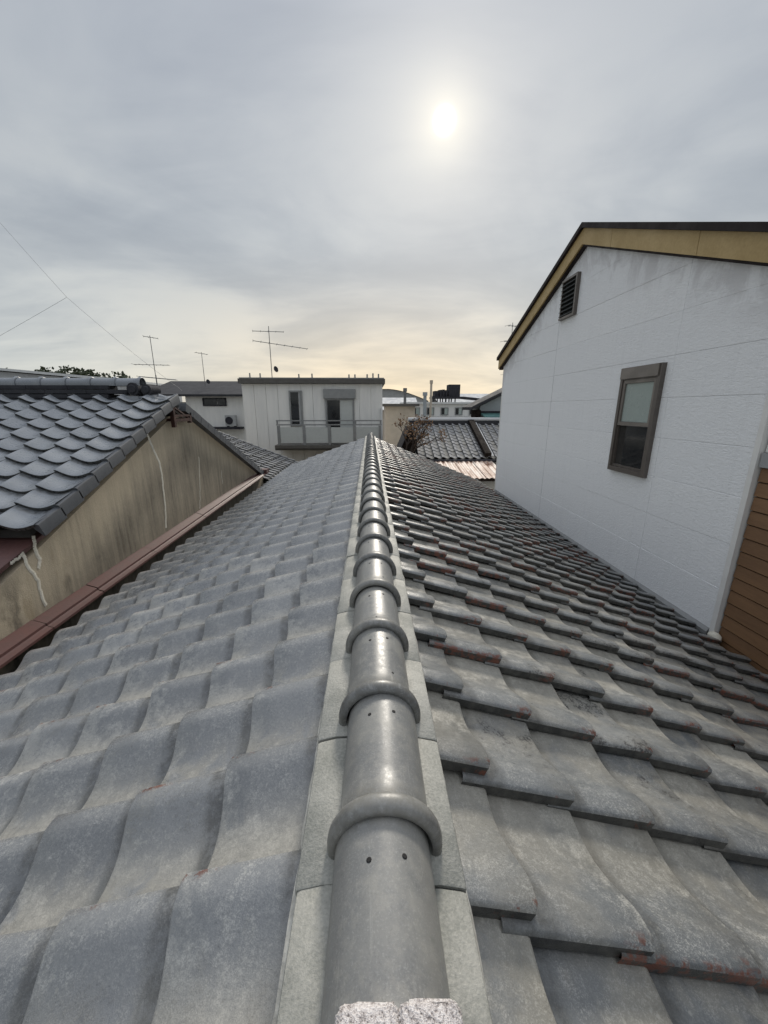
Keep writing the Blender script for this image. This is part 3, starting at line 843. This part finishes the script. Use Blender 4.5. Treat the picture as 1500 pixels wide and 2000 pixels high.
part('sash', b, 'bronze', win)
b = MB().box(local(wh, (fx0 + .030, WY0 + .10, zm + .044)), local(wh, (fx0 + .036, WY1 - .087, WZ1 - .18)))
part('frosted_pane', b, 'frosted', win)
b = MB().box(local(wh, (fx0 + .034, WY0 + .092, WZ0 + .084)), local(wh, (fx0 + .04, WY1 - .20, zm - .005)))
part('dark_pane_or_gap_sheet', b, 'dark_glass', win)
b = MB().box(local(wh, (fx0 + .044, WY1 - .198, WZ0 + .084)), local(wh, (fx0 + .05, WY1 - .064, zm - .005)))
part('dark_pane_or_gap_sheet', b, 'deck', win, 'dark sheet painted as the open gap beside the lower pane')  # near-black sheet painted for the unlit room behind the opening
# louvred vent
VY0, VY1, VZ0, VZ1 = 6.17, 6.665, 6.04, 6.60
b = MB().box(local(wh, (XW - .004, VY0 + .035, VZ0 + .03)), local(wh, (XW + .004, VY1 - .03, VZ1 - .03)))
vent = part('vent', b, 'louver', wh)
b = MB().box(local(wh, (XW - .055, VY0, VZ0)), local(wh, (XW, VY0 + .035, VZ1))).box(local(wh, (XW - .035, VY1 - .025, VZ0)), local(wh, (XW, VY1, VZ1)))
b.box(local(wh, (XW - .055, VY0 + .035, VZ1 - .03)), local(wh, (XW, VY1 - .025, VZ1))).box(local(wh, (XW - .055, VY0 + .035, VZ0)), local(wh, (XW, VY1 - .025, VZ0 + .03)))
part('vent_frame', b, 'bronze', vent)
for k in range(8):
    z = VZ0 + .045 + k * .061
    b = MB().prism([local(wh, p) for p in ((XW - .058, VY0 + .036, z), (XW - .006, VY0 + .036, z + .045), (XW - .006, VY0 + .036, z + .053), (XW - .058, VY0 + .036, z + .008))], (0, VY1 - VY0 - .062, 0))
    part('louvre_slat', b, 'louver', vent)
# lump of sealant at the foot of the corner
bm = bmesh.new(); bmesh.ops.create_icosphere(bm, subdivisions=3, radius=1)
for v_ in bm.verts:
    v_.co *= 1 + rng.uniform(-.06, .06); v_.co = Vector((v_.co.x * .045, v_.co.y * .055, v_.co.z * .04)) + local(wh, (XW - .035, YN - .045, 2.745))
me = bpy.data.meshes.new('sealant_lump'); bm.to_mesh(me); bm.free(); me.materials.append(M['white_caulk'])
for p in me.polygons: p.use_smooth = True
link('sealant_lump', me, wh)

# ------------------------------------------------------------------ brown-sided house next to it
bh = thing('brown_siding_house', 'house with brown board siding and a grey band, butted against the white house corner', 'house', (5, 0, 0))
XB = XW + .035
b = MB().box(local(bh, (XB + .02, -3, 0)), local(bh, (XB + 5, YN - .015, 6.2)))
part('wall_core', b, 'deck', bh)
zt = 4.245
k = 0
while zt - .118 * (k + 1) > 1.6:
    z1 = zt - .118 * k; z0 = z1 - .118
    b = MB().prism([local(bh, p) for p in ((XB + .018, -2.9, z0 + .006), (XB - .010, -2.9, z0 + .006), (XB - .010, -2.9, z0 + .012), (XB - .002, -2.9, z1 - .004), (XB + .018, -2.9, z1 - .004))], (0, 2.9 + YN - .018, 0))
    part('siding_board', b, 'brown_siding', bh); k += 1
b = MB().box(local(bh, (XB - .03, -2.9, zt + .004)), local(bh, (XB + .018, YN - .018, zt + .115)))
part('band_board', b, 'house_grey', bh)
for k in range(13):
    z0 = zt + .12 + k * .14
    b = MB().prism([local(bh, p) for p in ((XB + .018, -2.9, z0), (XB - .006, -2.9, z0), (XB + .002, -2.9, z0 + .136), (XB + .018, -2.9, z0 + .136))], (0, 2.9 + YN - .018, 0))
    part('upper_board', b, 'house_cream' if False else 'house_white', bh)

# ------------------------------------------------------------------ flat-roofed house with a balcony
fh = thing('flat_roof_house', 'off white flat roofed house with a frosted glass balcony beyond the ridge end', 'house', (-2.2, 18, 0))
YB = 16.0
b = MB().box(local(fh, (-4.98, YB + .03, 0)), local(fh, (.50, YB + 6, 5.62)))
part('wall_core', b, 'house_white', fh)
xs = [-4.99 + .4575 * k for k in range(13)]
for xa, xb in zip(xs[:-1], xs[1:]):
    b = MB().box(local(fh, (xa + .006, YB, 0)), local(fh, (xb - .006, YB + .028, 5.61)))
    part('cladding_panel', b, 'house_white', fh)
b = MB().box(local(fh, (-5.07, YB - .16, 5.625)), local(fh, (.60, YB + 6.1, 5.80)))
roof = part('roof_slab', b, 'slab', fh)
b = MB().box(local(fh, (-5.03, YB - .12, 5.805)), local(fh, (.56, YB + 6.0, 5.84)))
part('roof_coping', b, 'alu', roof)
for px in (155, 228, 503, 597, 862, 905, 993, 1035, 1075):
    x = -5.07 + (px - 92) / (1118 - 92) * 5.66
    b = MB().tube(local(fh, (x, YB + .3, 5.84)), local(fh, (x, YB + .3, 5.99 + rng.uniform(0, .05))), .03, n=6).box(local(fh, (x - .06, YB + .25, 5.838)), local(fh, (x + .06, YB + .37, 5.87)))
    part('roof_stub', b, 'alu', roof)
# narrow window
def win(parent, org, x0, x1, z0, z1, y, frame='alu', panes=(('dark_glass', 0, 1),), head=None):
    b_ = MB()
    t_ = .06
    b_.box(local(org, (x0, y - .06, z0)), local(org, (x0 + t_, y, z1))).box(local(org, (x1 - t_, y - .06, z0)), local(org, (x1, y, z1)))
    b_.box(local(org, (x0 + t_, y - .06, z1 - t_)), local(org, (x1 - t_, y, z1))).box(local(org, (x0 + t_, y - .06, z0)), local(org, (x1 - t_, y, z0 + t_)))
    o_ = part('window', b_, frame, parent)
    for mt, a0, a1 in panes:
        xa, xb = x0 + t_ + (x1 - x0 - 2 * t_) * a0, x0 + t_ + (x1 - x0 - 2 * t_) * a1
        b_ = MB().box(local(org, (xa + .012, y - .03 - .01 * (mt != 'dark_glass'), z0 + t_)), local(org, (xb - .012, y - .004, z1 - t_)))
        part('pane', b_, mt, o_)
    if head:
        b_ = MB().box(local(org, (x0 - .06, y - .16, z1 + .004)), local(org, (x1 + .06, y, z1 + head)))
        part('shutter_box', b_, frame, o_)
    return o_
win(fh, fh, -3.18, -2.66, 4.0, 5.36, YB, 'alu', (('dark_glass', 0, .78), ('house_grey', .78, 1)))
win(fh, fh, -1.76, -.62, 3.4, 5.06, YB, 'alu', (('dark_glass', 0, .5), ('balcony_glass', .5, 1)), .36)
b = MB().prism([local(fh, p) for p in ((-3.62, YB - .004, 3.14), (-3.62, YB - 1.0, 3.14), (-3.62, YB - 1.05, 3.22), (-3.62, YB - 1.05, 3.33), (-3.62, YB - .004, 3.33))], (4.12, 0, 0))
bal = part('balcony_slab', b, 'slab', fh)
yb_ = YB - 1.0
for k in range(5):
    x = -3.45 + k * .955
    b = MB().box(local(fh, (x - .05, yb_ - .03, 3.335)), local(fh, (x + .05, yb_ + .03, 4.06))); part('balcony_post', b, 'alu', bal)
    if k < 4:
        b = MB().box(local(fh, (x + .058, yb_ - .008, 3.42)), local(fh, (x + .897, yb_ + .008, 4.0))); part('balcony_pane', b, 'balcony_glass', bal)
for z in (4.07, 4.22):
    b = MB().box(local(fh, (-3.52, yb_ - .03, z)), local(fh, (.44, yb_ + .03, z + .045))); part('hand_rail', b, 'alu', bal)
for x in (-3.48, -.55, .40):
    b = MB().box(local(fh, (x - .03, yb_ - .02, 4.12)), local(fh, (x + .03, yb_ + .02, 4.218))); part('rail_bracket', b, 'alu', bal)
b = MB().tube(local(fh, (.46, YB - .06, 0)), local(fh, (.46, YB - .06, 4.7)), .045, n=8); part('downpipe', b, 'pale', fh)

# ------------------------------------------------------------------ white house with dark roof, further left
dh = thing('dark_roof_house', 'white house with a plain dark roof and one small black window', 'house', (-8.5, 24, 0))
b = MB().box(local(dh, (-9.45, 21, 0)), local(dh, (-5.6, 27, 5.36)))
part('wall', b, 'house_white', dh)
b = MB().prism([local(dh, p) for p in ((-11.6, 20.7, 5.36), (-11.6, 24.2, 6.22), (-11.6, 27.5, 5.36), (-11.6, 27.5, 5.28), (-11.6, 24.2, 6.12), (-11.6, 20.7, 5.28))], (6.2, 0, 0))
b2 = part('roof', b, 'dark_roof', dh)
b = MB().box(local(dh, (-11.6, 20.6, 5.27)), local(dh, (-5.4, 20.69, 5.37))); part('gutter', b, 'dark_roof', b2)
b = MB().box(local(dh, (-11.4, 21.2, 0)), local(dh, (-9.46, 27, 5.0))); part('wall', b, 'house_grey', dh, 'grey side wing wall')
win(dh, dh, -8.58, -7.38, 4.80, 5.20, 21.0, 'black_metal', (('dark_glass', 0, .62), ('dark_glass', .62, 1)))
b = MB().box(local(dh, (-9.0, 20.3, 3.66)), local(dh, (-6.6, 20.98, 3.76))); part('ledge', b, 'black_metal', dh)
ac = thing('air_conditioner', 'small dark air conditioner unit standing on a ledge below the black window', 'air conditioner', (-7.1, 20.6, 3.765))
b = MB().box((-.26, -.14, .05), (.26, .14, .58)); part('casing', b, 'house_grey', ac)
b = MB().tube((-.06, -.165, .32), (-.06, -.142, .32), .19, n=16); part('fan_grille', b, 'black_metal', ac)
b = MB().box((-.22, -.1, 0), (-.14, .1, .048)).box((.14, -.1, 0), (.22, .1, .048)); part('foot', b, 'black_metal', ac)

# ------------------------------------------------------------------ right middle: tiled roof, rusty lean-to
gh = thing('grey_tiled_house', 'grey tiled roof with straight columns of tiles, seen left of the white house', 'house', (4, 14.5, 0))
s_ = .405; a_ = math.atan(s_); W_, D_ = .262, .235
eu, es, en = Vector((1, 0, 0)), Vector((0, math.cos(a_), math.sin(a_))), Vector((0, -math.sin(a_), math.cos(a_)))
gd = tile_mesh('roof_tile', tile_data(W_, D_ / math.cos(a_), 77, PROF_LOW, hs=1.7, thick=.009), M['tile_far'])
for c in range(11):
    for k in range(17):
        if k in (9,) : pass
        o = link('roof_tile', gd, gh)
        yb = 13.0 + c * D_
        o.matrix_local = Matrix.Translation(local(gh, (1.62 + k * W_, yb, 3.04 + s_ * (yb - 13) + rng.uniform(-.004, .004)))) @ Matrix((eu, es, en)).transposed().to_4x4() @ Matrix.Rotation(R(rng.gauss(0, .8)), 4, 'Y')
b = MB().prism([local(gh, p) for p in ((1.6, 13.03, 3.02), (1.6, 15.6, 4.06), (1.6, 18.2, 3.0), (1.6, 18.2, 2.9), (1.6, 15.6, 3.96), (1.6, 13.03, 2.92))], (5.5, 0, 0))
part('roof_boarding', b, 'deck', gh)
b = MB().box(local(gh, (1.9, 13.4, 0)), local(gh, (6.9, 17.8, 2.93))); part('wall', b, 'house_grey', gh)
for k in range(3):
    b = MB().box(local(gh, (1.55, 15.45 + k * .02, 4.06 + k * .055)), local(gh, (6.0, 15.77 - k * .02, 4.11 + k * .055))); part('ridge_flat_tile', b, 'dark_roof', gh)
b = MB().tube(local(gh, (1.5, 15.61, 4.26)), local(gh, (6.0, 15.61, 4.26)), .08, n=10); part('ridge_round_tile', b, 'light_roof', gh, smooth=40)
m_ = Matrix.Translation(local(gh, (3.98, 13.0, 3.08))) @ Matrix((eu, es, en)).transposed().to_4x4()
b = MB().box((-.11, .02, .02), (.11, 2.75, .16), m_); part('descending_ridge', b, 'dark_wood', gh)
b = MB().box((.115, .0, .03), (.20, 2.75, .075), m_); part('descending_ridge_trim', b, 'light_roof', gh)
b = MB().tube(local(gh, (1.6, 12.93, 2.98)), local(gh, (7.1, 12.93, 2.98)), .055, n=8); part('gutter', b, 'black_metal', gh)

rs = thing('rusty_lean_to', 'rust streaked corrugated metal lean-to roof below the grey tiled eave', 'shed', (3.2, 12.1, 0))
for i in range(4):
    x0 = 1.55 + i * .62
    vs = []
    nn = 17
    for (yy, zz) in ((11.15, 2.70), (12.9, 2.97)):
        for k in range(nn): vs.append(local(rs, (x0 + .66 * k / (nn - 1), yy, zz + .016 * math.cos(k * math.pi / 2) + (.004 if i % 2 else 0))))
    b = MB().add(vs, [(k, k + 1, nn + k + 1, nn + k) for k in range(nn - 1)])
    part('corrugated_sheet', b, 'rust_sheet', rs, smooth=60)
b = MB().box(local(rs, (1.6, 11.2, 2.60)), local(rs, (4.0, 11.27, 2.67))); part('eave_beam', b, 'dark_wood', rs)
b = MB().box(local(rs, (1.65, 11.5, 0)), local(rs, (3.95, 12.85, 2.62))); part('wall', b, 'house_grey', rs)

ds = thing('shadow_gap_block', 'narrow dark block added as the shadowed gap behind the bare tree', 'shed', (1.5, 14, 0))  # added dark shape, painted for the shadowed gap here
b = MB().prism([local(ds, p) for p in ((1.08, 13.6, 0), (1.58, 13.6, 0), (1.58, 13.6, 3.55), (1.36, 13.6, 3.98), (1.08, 13.6, 3.3))], (0, 1.6, 0)); part('wall', b, 'dark_wood', ds)  # body of the added shadow gap block
b = MB().prism([local(ds, p) for p in ((1.03, 13.55, 3.22), (1.36, 13.55, 4.0), (1.60, 13.55, 3.56), (1.60, 13.55, 3.60), (1.36, 13.55, 4.05), (1.03, 13.55, 3.27))], (0, 1.7, 0)); part('roof', b, 'black_metal', ds)  # top of the added shadow gap block

# bare tree with a few brown leaves
tree = thing('bare_tree', 'small bare tree with dark twigs and a few dry brown leaves at the ridge end', 'tree', (1.15, 12.9, 0))
tr = MB(); leafpts = []
def branch(p, dr, ln, r, depth):
    q = p + dr * ln; tr.tube(p, q, r, r * .68, 5 if depth > 2 else 4)
    if depth == 0: leafpts.append(q); return
    for k in range(2 if depth < 4 else 3):
        nd = (dr + Vector((rng.uniform(-1, 1), rng.uniform(-1, 1), rng.uniform(-.45, .75))) * .75).normalized()
        branch(q, nd, ln * rng.uniform(.62, .82), r * .66, depth - 1)
trunkb = MB().tube((0, 0, 0), (.05, 0, 2.5), .10, .06, 8).tube((.05, 0, 2.5), (-.02, 0, 3.05), .06, .045, 8)
part('trunk', trunkb, 'bark', tree)
for k in range(4): branch(Vector((-.02, 0, 2.75 + .1 * k)), Vector((rng.uniform(-.8, .7), rng.uniform(-.5, .5), .75)).normalized(), .48, .032, 5)
part('branches', tr, 'bark', tree)
lf = MB()
for p in leafpts:
    for _ in range(rng.choice((0, 1, 1, 2, 3))):
        c = p + Vector((rng.gauss(0, .05), rng.gauss(0, .05), rng.gauss(0, .05))); a1 = Vector((rng.uniform(-1, 1), rng.uniform(-1, 1), rng.uniform(-1, 1))).normalized(); a2 = a1.orthogonal().normalized()
        s1 = rng.uniform(.03, .06); lf.add([c - a1 * s1, c + a2 * s1 * .6, c + a1 * s1, c - a2 * s1 * .6], [(0, 1, 2, 3)])
part('dry_leaves', lf, 'dead_leaf', tree, kind='stuff')

# ------------------------------------------------------------------ further houses and structures along the horizon
hut = thing('cream_flat_hut', 'little cream building under a thin brown flat roof behind the bare tree', 'building', (1.9, 25.5, 0))
b = MB().box(local(hut, (.95, 24, 0)), local(hut, (2.72, 27, 4.80))); part('wall', b, 'house_cream', hut)
b = MB().box(local(hut, (.75, 23.75, 4.803)), local(hut, (2.95, 27.2, 4.95))); part('roof', b, 'slab', hut)

lb = thing('grey_flat_building', 'long low pale grey building with a flat white roof edge beyond the tiled roof', 'building', (7, 34, 0))
b = MB().box(local(lb, (2.9, 32, 0)), local(lb, (11.5, 36, 5.02))); part('wall', b, 'house_white', lb)
b = MB().box(local(lb, (2.7, 31.8, 5.023)), local(lb, (11.7, 36.2, 5.16))); part('roof', b, 'pale', lb)
for k in range(7):
    x = 3.4 + k * 1.15; win(lb, lb, x, x + .62, 4.15, 4.75, 32.0, 'alu', (('dark_glass', 0, .5), ('frosted', .5, 1)))
b = MB().box(local(lb, (2.8, 31.2, 3.9)), local(lb, (8, 31.98, 4.02))); part('ledge', b, 'house_grey', lb)

wr = thing('arched_warehouse', 'low blue grey warehouse with a curved roof on the skyline', 'warehouse', (5, 72, 0))
prof = [(-2 + 12.0 * (k / 14), 6.2 + 1.7 * math.sin(math.pi * (k / 14) ** .8) - .4 * (k / 14)) for k in range(15)]
b = MB().prism([local(wr, (x, 68, z)) for x, z in prof] + [local(wr, (10, 68, 0)), local(wr, (-2, 68, 0))], (0, 20, 0)); part('wall', b, 'house_grey', wr)
b = MB()
vs = [local(wr, (x, y, z + .06)) for y in (67.6, 88.4) for x, z in prof]
b.add(vs, [(k, k + 1, 15 + k + 1, 15 + k) for k in range(14)]); part('roof', b, 'house_grey', wr, smooth=60)

tk = thing('rooftop_tank_stand', 'dark equipment boxes on a steel stand on thin legs against the sky', 'tank stand', (8.3, 40, 0))
b = MB().box(local(tk, (6.1, 39, 5.60)), local(tk, (9.2, 41, 5.78))).prism([local(tk, p) for p in ((9.2, 39, 5.78), (11.2, 39, 5.58), (11.2, 39, 5.42), (9.2, 39, 5.6))], (0, 2, 0)); part('platform', b, 'black_metal', tk)
for x0, x1, zt_ in ((6.35, 6.75, 6.32), (6.85, 7.05, 6.42), (7.12, 7.35, 6.45), (7.42, 7.6, 6.40), (7.75, 8.85, 6.92)):
    b = MB().box(local(tk, (x0, 39.3, 5.785)), local(tk, (x1, 40.6, zt_))); part('equipment_box', b, 'black_metal', tk)
for x in (6.25, 6.9, 7.45, 7.75, 8.35):
    for y in (39.1, 40.9):
        b = MB().tube(local(tk, (x, y, 0)), local(tk, (x, y, 5.598)), .06, n=6); part('leg', b, 'black_metal', tk)

b2h = thing('blue_grey_house', 'blue grey gabled house with a teal awning, tucked beside the white house', 'house', (6, 19, 0))
b = MB().prism([local(b2h, p) for p in ((4.72, 17, 0), (8.6, 17, 0), (8.6, 17, 4.9), (6.65, 17, 5.72), (4.72, 17, 4.78))], (0, 1.2, 0)); part('wall', b, 'house_blue', b2h)
b = MB().prism([local(b2h, p) for p in ((4.25, 16.7, 4.62), (6.65, 16.7, 5.78), (9.0, 16.7, 4.62), (9.0, 16.7, 4.74), (6.65, 16.7, 5.90), (4.25, 16.7, 4.74))], (0, 1.6, 0)); part('roof', b, 'dark_roof', b2h)
b = MB().prism([local(b2h, p) for p in ((4.75, 16.98, 4.50), (4.75, 16.3, 4.36), (4.75, 16.3, 4.30), (4.75, 16.98, 4.44))], (2.5, 0, 0)); part('awning', b, 'teal', b2h)
b = MB().box(local(b2h, (4.75, 16.9, 4.50)), local(b2h, (7.2, 16.97, 4.58))); part('gutter', b, 'black_metal', b2h)
b = MB().box(local(b2h, (4.5, 16.9, 3.95)), local(b2h, (4.74, 17.6, 4.62))); part('corner_post', b, 'dark_wood', b2h)

fr = thing('pale_warehouse', 'wide pale metal roof edge far behind the tiled gable house, sloping down to the right', 'warehouse', (-34, 50, 0))
b = MB().prism([local(fr, p) for p in ((-52, 45, 0), (-27, 45, 0), (-27, 45, 7.45), (-52, 45, 9.5))], (0, 14, 0)); part('wall', b, 'light_roof', fr)
b = MB().prism([local(fr, p) for p in ((-53, 44.5, 9.75), (-26.4, 44.5, 7.45), (-26.4, 44.5, 7.70), (-53, 44.5, 10.0))], (0, 15, 0)); part('roof', b, 'pale', fr)


def far_house(nm_, label, x, y, wd, dp, h, roof_h, wm, rmt):
    o = thing(nm_, label, 'house', (x, y, 0))
    b_ = MB().box((-wd / 2, -dp / 2, 0), (wd / 2, dp / 2, h)); part('wall', b_, wm, o)
    b_ = MB().prism([(-wd / 2 - .3, -dp / 2 - .4, h - .1), (-wd / 2 - .3, 0, h + roof_h), (-wd / 2 - .3, dp / 2 + .4, h - .1), (-wd / 2 - .3, 0, h + roof_h - .15)], (wd + .6, 0, 0)); part('roof', b_, rmt, o)
    for k in range(3):
        xx = -wd / 2 + wd * (k + .5) / 3
        win(o, o, x + xx - .5, x + xx + .5, h - 1.5, h - .5, y - dp / 2, 'alu', (('dark_glass', 0, .5), ('frosted', .5, 1)))
    return o


far_house('distant_house', 'distant cream house with a grey roof, just right of the flat roofed house', 2.2, 48, 6, 8, 4.6, 1.3, 'house_cream', 'light_roof')
far_house('distant_house', 'distant white house with a pale roof behind the equipment stand', 13.5, 55, 9, 8, 5.2, 1.4, 'house_white', 'light_roof')
far_house('distant_house', 'distant grey house with a dark roof between the white gable and the stand', 20, 70, 9, 8, 5.6, 1.3, 'house_grey', 'dark_roof')
far_house('distant_house', 'distant white house far beyond the dark roofed house', -17, 60, 10, 9, 5.6, 1.3, 'house_white', 'dark_roof')

# poles
for nm_, lab, x, y, z, r_, mt in (('steel_pole', 'short grey steel pole rising behind the cream hut roof', 2.63, 30, 6.13, .13, 'mast'), ('steel_pole', 'blue grey steel pole right of the cream hut', 4.13, 30, 5.84, .16, 'house_blue'),
                                  ('concrete_pole', 'tall pale slim pole left of the equipment boxes', 4.65, 30.5, 6.72, .11, 'house_cream')):
    o = thing(nm_, lab, 'pole', (x, y, 0)); b = MB().tube((0, 0, 0), (0, 0, z - .25), r_ * .9, r_ * .8, 10); part('shaft', b, mt, o, smooth=40)
    b = MB().tube((0, 0, z - .247), (0, 0, z), r_ * 1.15, r_ * 1.15, 10); part('cap', b, mt, o, smooth=40)


# ------------------------------------------------------------------ television aerials
def aerial(label, x, y, z0, z1, arrays, group='television aerials on the roofs', dish=None, r_=.017):
    o = thing('tv_antenna', label, 'antenna', (x, y, z0), group)
    h = z1 - z0
    b_ = MB().tube((0, 0, 0), (0, 0, h), r_, r_ * .8, 6); part('mast', b_, 'mast', o)
    for (zz, l0, l1, dx, dy, dzz, nel, el_) in arrays:
        b_ = MB(); ax = Vector((dx, dy, dzz)).normalized(); side = Vector((-ax.y, ax.x, 0)).normalized()
        p0, p1 = ax * l0 + Vector((0, 0, zz)), ax * l1 + Vector((0, 0, zz)); b_.tube(p0, p1, r_ * .7, n=5)
        part('boom', b_, 'mast', o)
        for k in range(nel):
            c = p0.lerp(p1, k / max(1, nel - 1)); hl = el_ * (1 - .35 * k / max(1, nel))
            b_ = MB().tube(c - side * hl, c + side * hl, r_ * .45, n=4); part('element', b_, 'mast', o)
    if dish:
        b_ = MB(); c = Vector((dish[0], -.05, dish[1])); b_.tube(c, c + Vector((.08, -.05, .02)), .02, .12, 12); part('dish', b_, 'black_metal', o)
    return o


aerial('tall aerial on the flat roofed house with one long slanting boom', -3.88, 16.4, 5.84, 7.75, [(1.30, -.62, 1.45, .96, .28, -.10, 8, .28), (1.72, -.6, .55, .97, .25, .02, 5, .22)], dish=(.12, .32))
aerial('aerial with a high fan head and a lower cross boom behind the tiled gable roof', -9.55, 18.6, 5.0, 7.75, [(1.55, -.8, .6, .98, .2, .0, 6, .3), (2.68, -.25, .30, .9, .4, -.1, 4, .26)])
aerial('slim aerial on the plain dark roof with a small dish low on its mast', -8.85, 22.2, 5.8, 7.55, [(1.68, -.3, .28, .8, .6, -.1, 4, .22)], dish=(.14, .25))
aerial('aerial peeping over the ochre barge board of the white house', 7.05, 20.5, 4.9, 8.75, [(3.0, -.5, .5, .9, .4, .05, 5, .25), (3.7, -.3, .3, .9, .4, 0, 4, .22)])
aerial('little aerial against the far corner of the white house', 6.62, 19.5, 5.3, 6.35, [(.95, -.25, .22, .9, .4, 0, 4, .18)])
aerial('low bent aerial lying along the tiled gable ridge', -5.9, 11.5, 4.3, 5.58, [(1.2, -.42, .5, .97, .2, -.08, 6, .2)])


# ------------------------------------------------------------------ overhead wires
def wire(pts, label, r_=.0042):
    b_ = MB()
    for p, q in zip(pts[:-1], pts[1:]): b_.tube(p, q, r_, n=5)
    return tag(link('overhead_wire', b_.mesh('overhead_wire', M['alu'])), label, 'wire', 'overhead wires in the left of the sky')


def sag(p, q, s, n=14):
    p, q = Vector(p), Vector(q)
    return [p.lerp(q, k / n) - Vector((0, 0, s * 4 * (k / n) * (1 - k / n))) for k in range(n + 1)]


wire(sag((-13.4, 14, 13.2), (-9.61, 14, 8.11), .06) + sag((-9.61, 14, 8.11), (-6.6, 14.5, 5.3), .08)[1:], 'thin main wire slanting down across the left of the sky')
wire(sag((-15.5, 14, 5.3), (-9.61, 14, 8.10), .03), 'thin branch wire rising from the left edge to meet the main wire')


# ------------------------------------------------------------------ distant trees on the left skyline
def far_tree(x, y, h, wdt, label):
    o = thing('distant_tree', label, 'tree', (x, y, 0), 'dark trees on the left skyline')
    b_ = MB().tube((0, 0, 0), (0, 0, h * .6), .3, .15, 6); part('trunk', b_, 'bark', o)
    b_ = MB()
    lobes = [(rng.uniform(-.38, .38) * wdt, rng.uniform(-.3, .3) * wdt, h * rng.uniform(.55, .82), rng.uniform(.22, .36) * wdt) for _ in range(9)]
    for k in range(900):
        lx, ly, lz, lr = rng.choice(lobes)
        v_ = Vector((rng.gauss(0, 1), rng.gauss(0, 1), rng.gauss(0, 1))).normalized() * lr * rng.uniform(.55, 1.05); v_.z *= .7
        c = Vector((lx, ly, lz)) + v_; a1 = Vector((rng.gauss(0, 1), rng.gauss(0, 1), rng.gauss(0, 1))).normalized(); a2 = a1.orthogonal().normalized(); s1 = rng.uniform(.16, .34)
        b_.add([c - a1 * s1, c + a2 * s1 * .7, c + a1 * s1, c - a2 * s1 * .7], [(0, 1, 2, 3)])
    part('crown', b_, 'green_leaf', o)


for x, h, wdt, lab in ((-62.5, 12.6, 7, 'low dark tree at the far left edge of the skyline'), (-57.5, 12.3, 5, 'small dark tree second from the left on the skyline'), (-51.5, 12.0, 6, 'low tree just left of the bushy skyline trees'), (-47.5, 12.5, 6.5, 'fullest bushy tree on the skyline'), (-43.5, 12.2, 6, 'bushy tree right of the fullest skyline tree'), (-39.5, 10.8, 6, 'lowest dark tree at the right end of the skyline row')):
    far_tree(x, 66 + rng.uniform(-2, 2), h, wdt, lab)
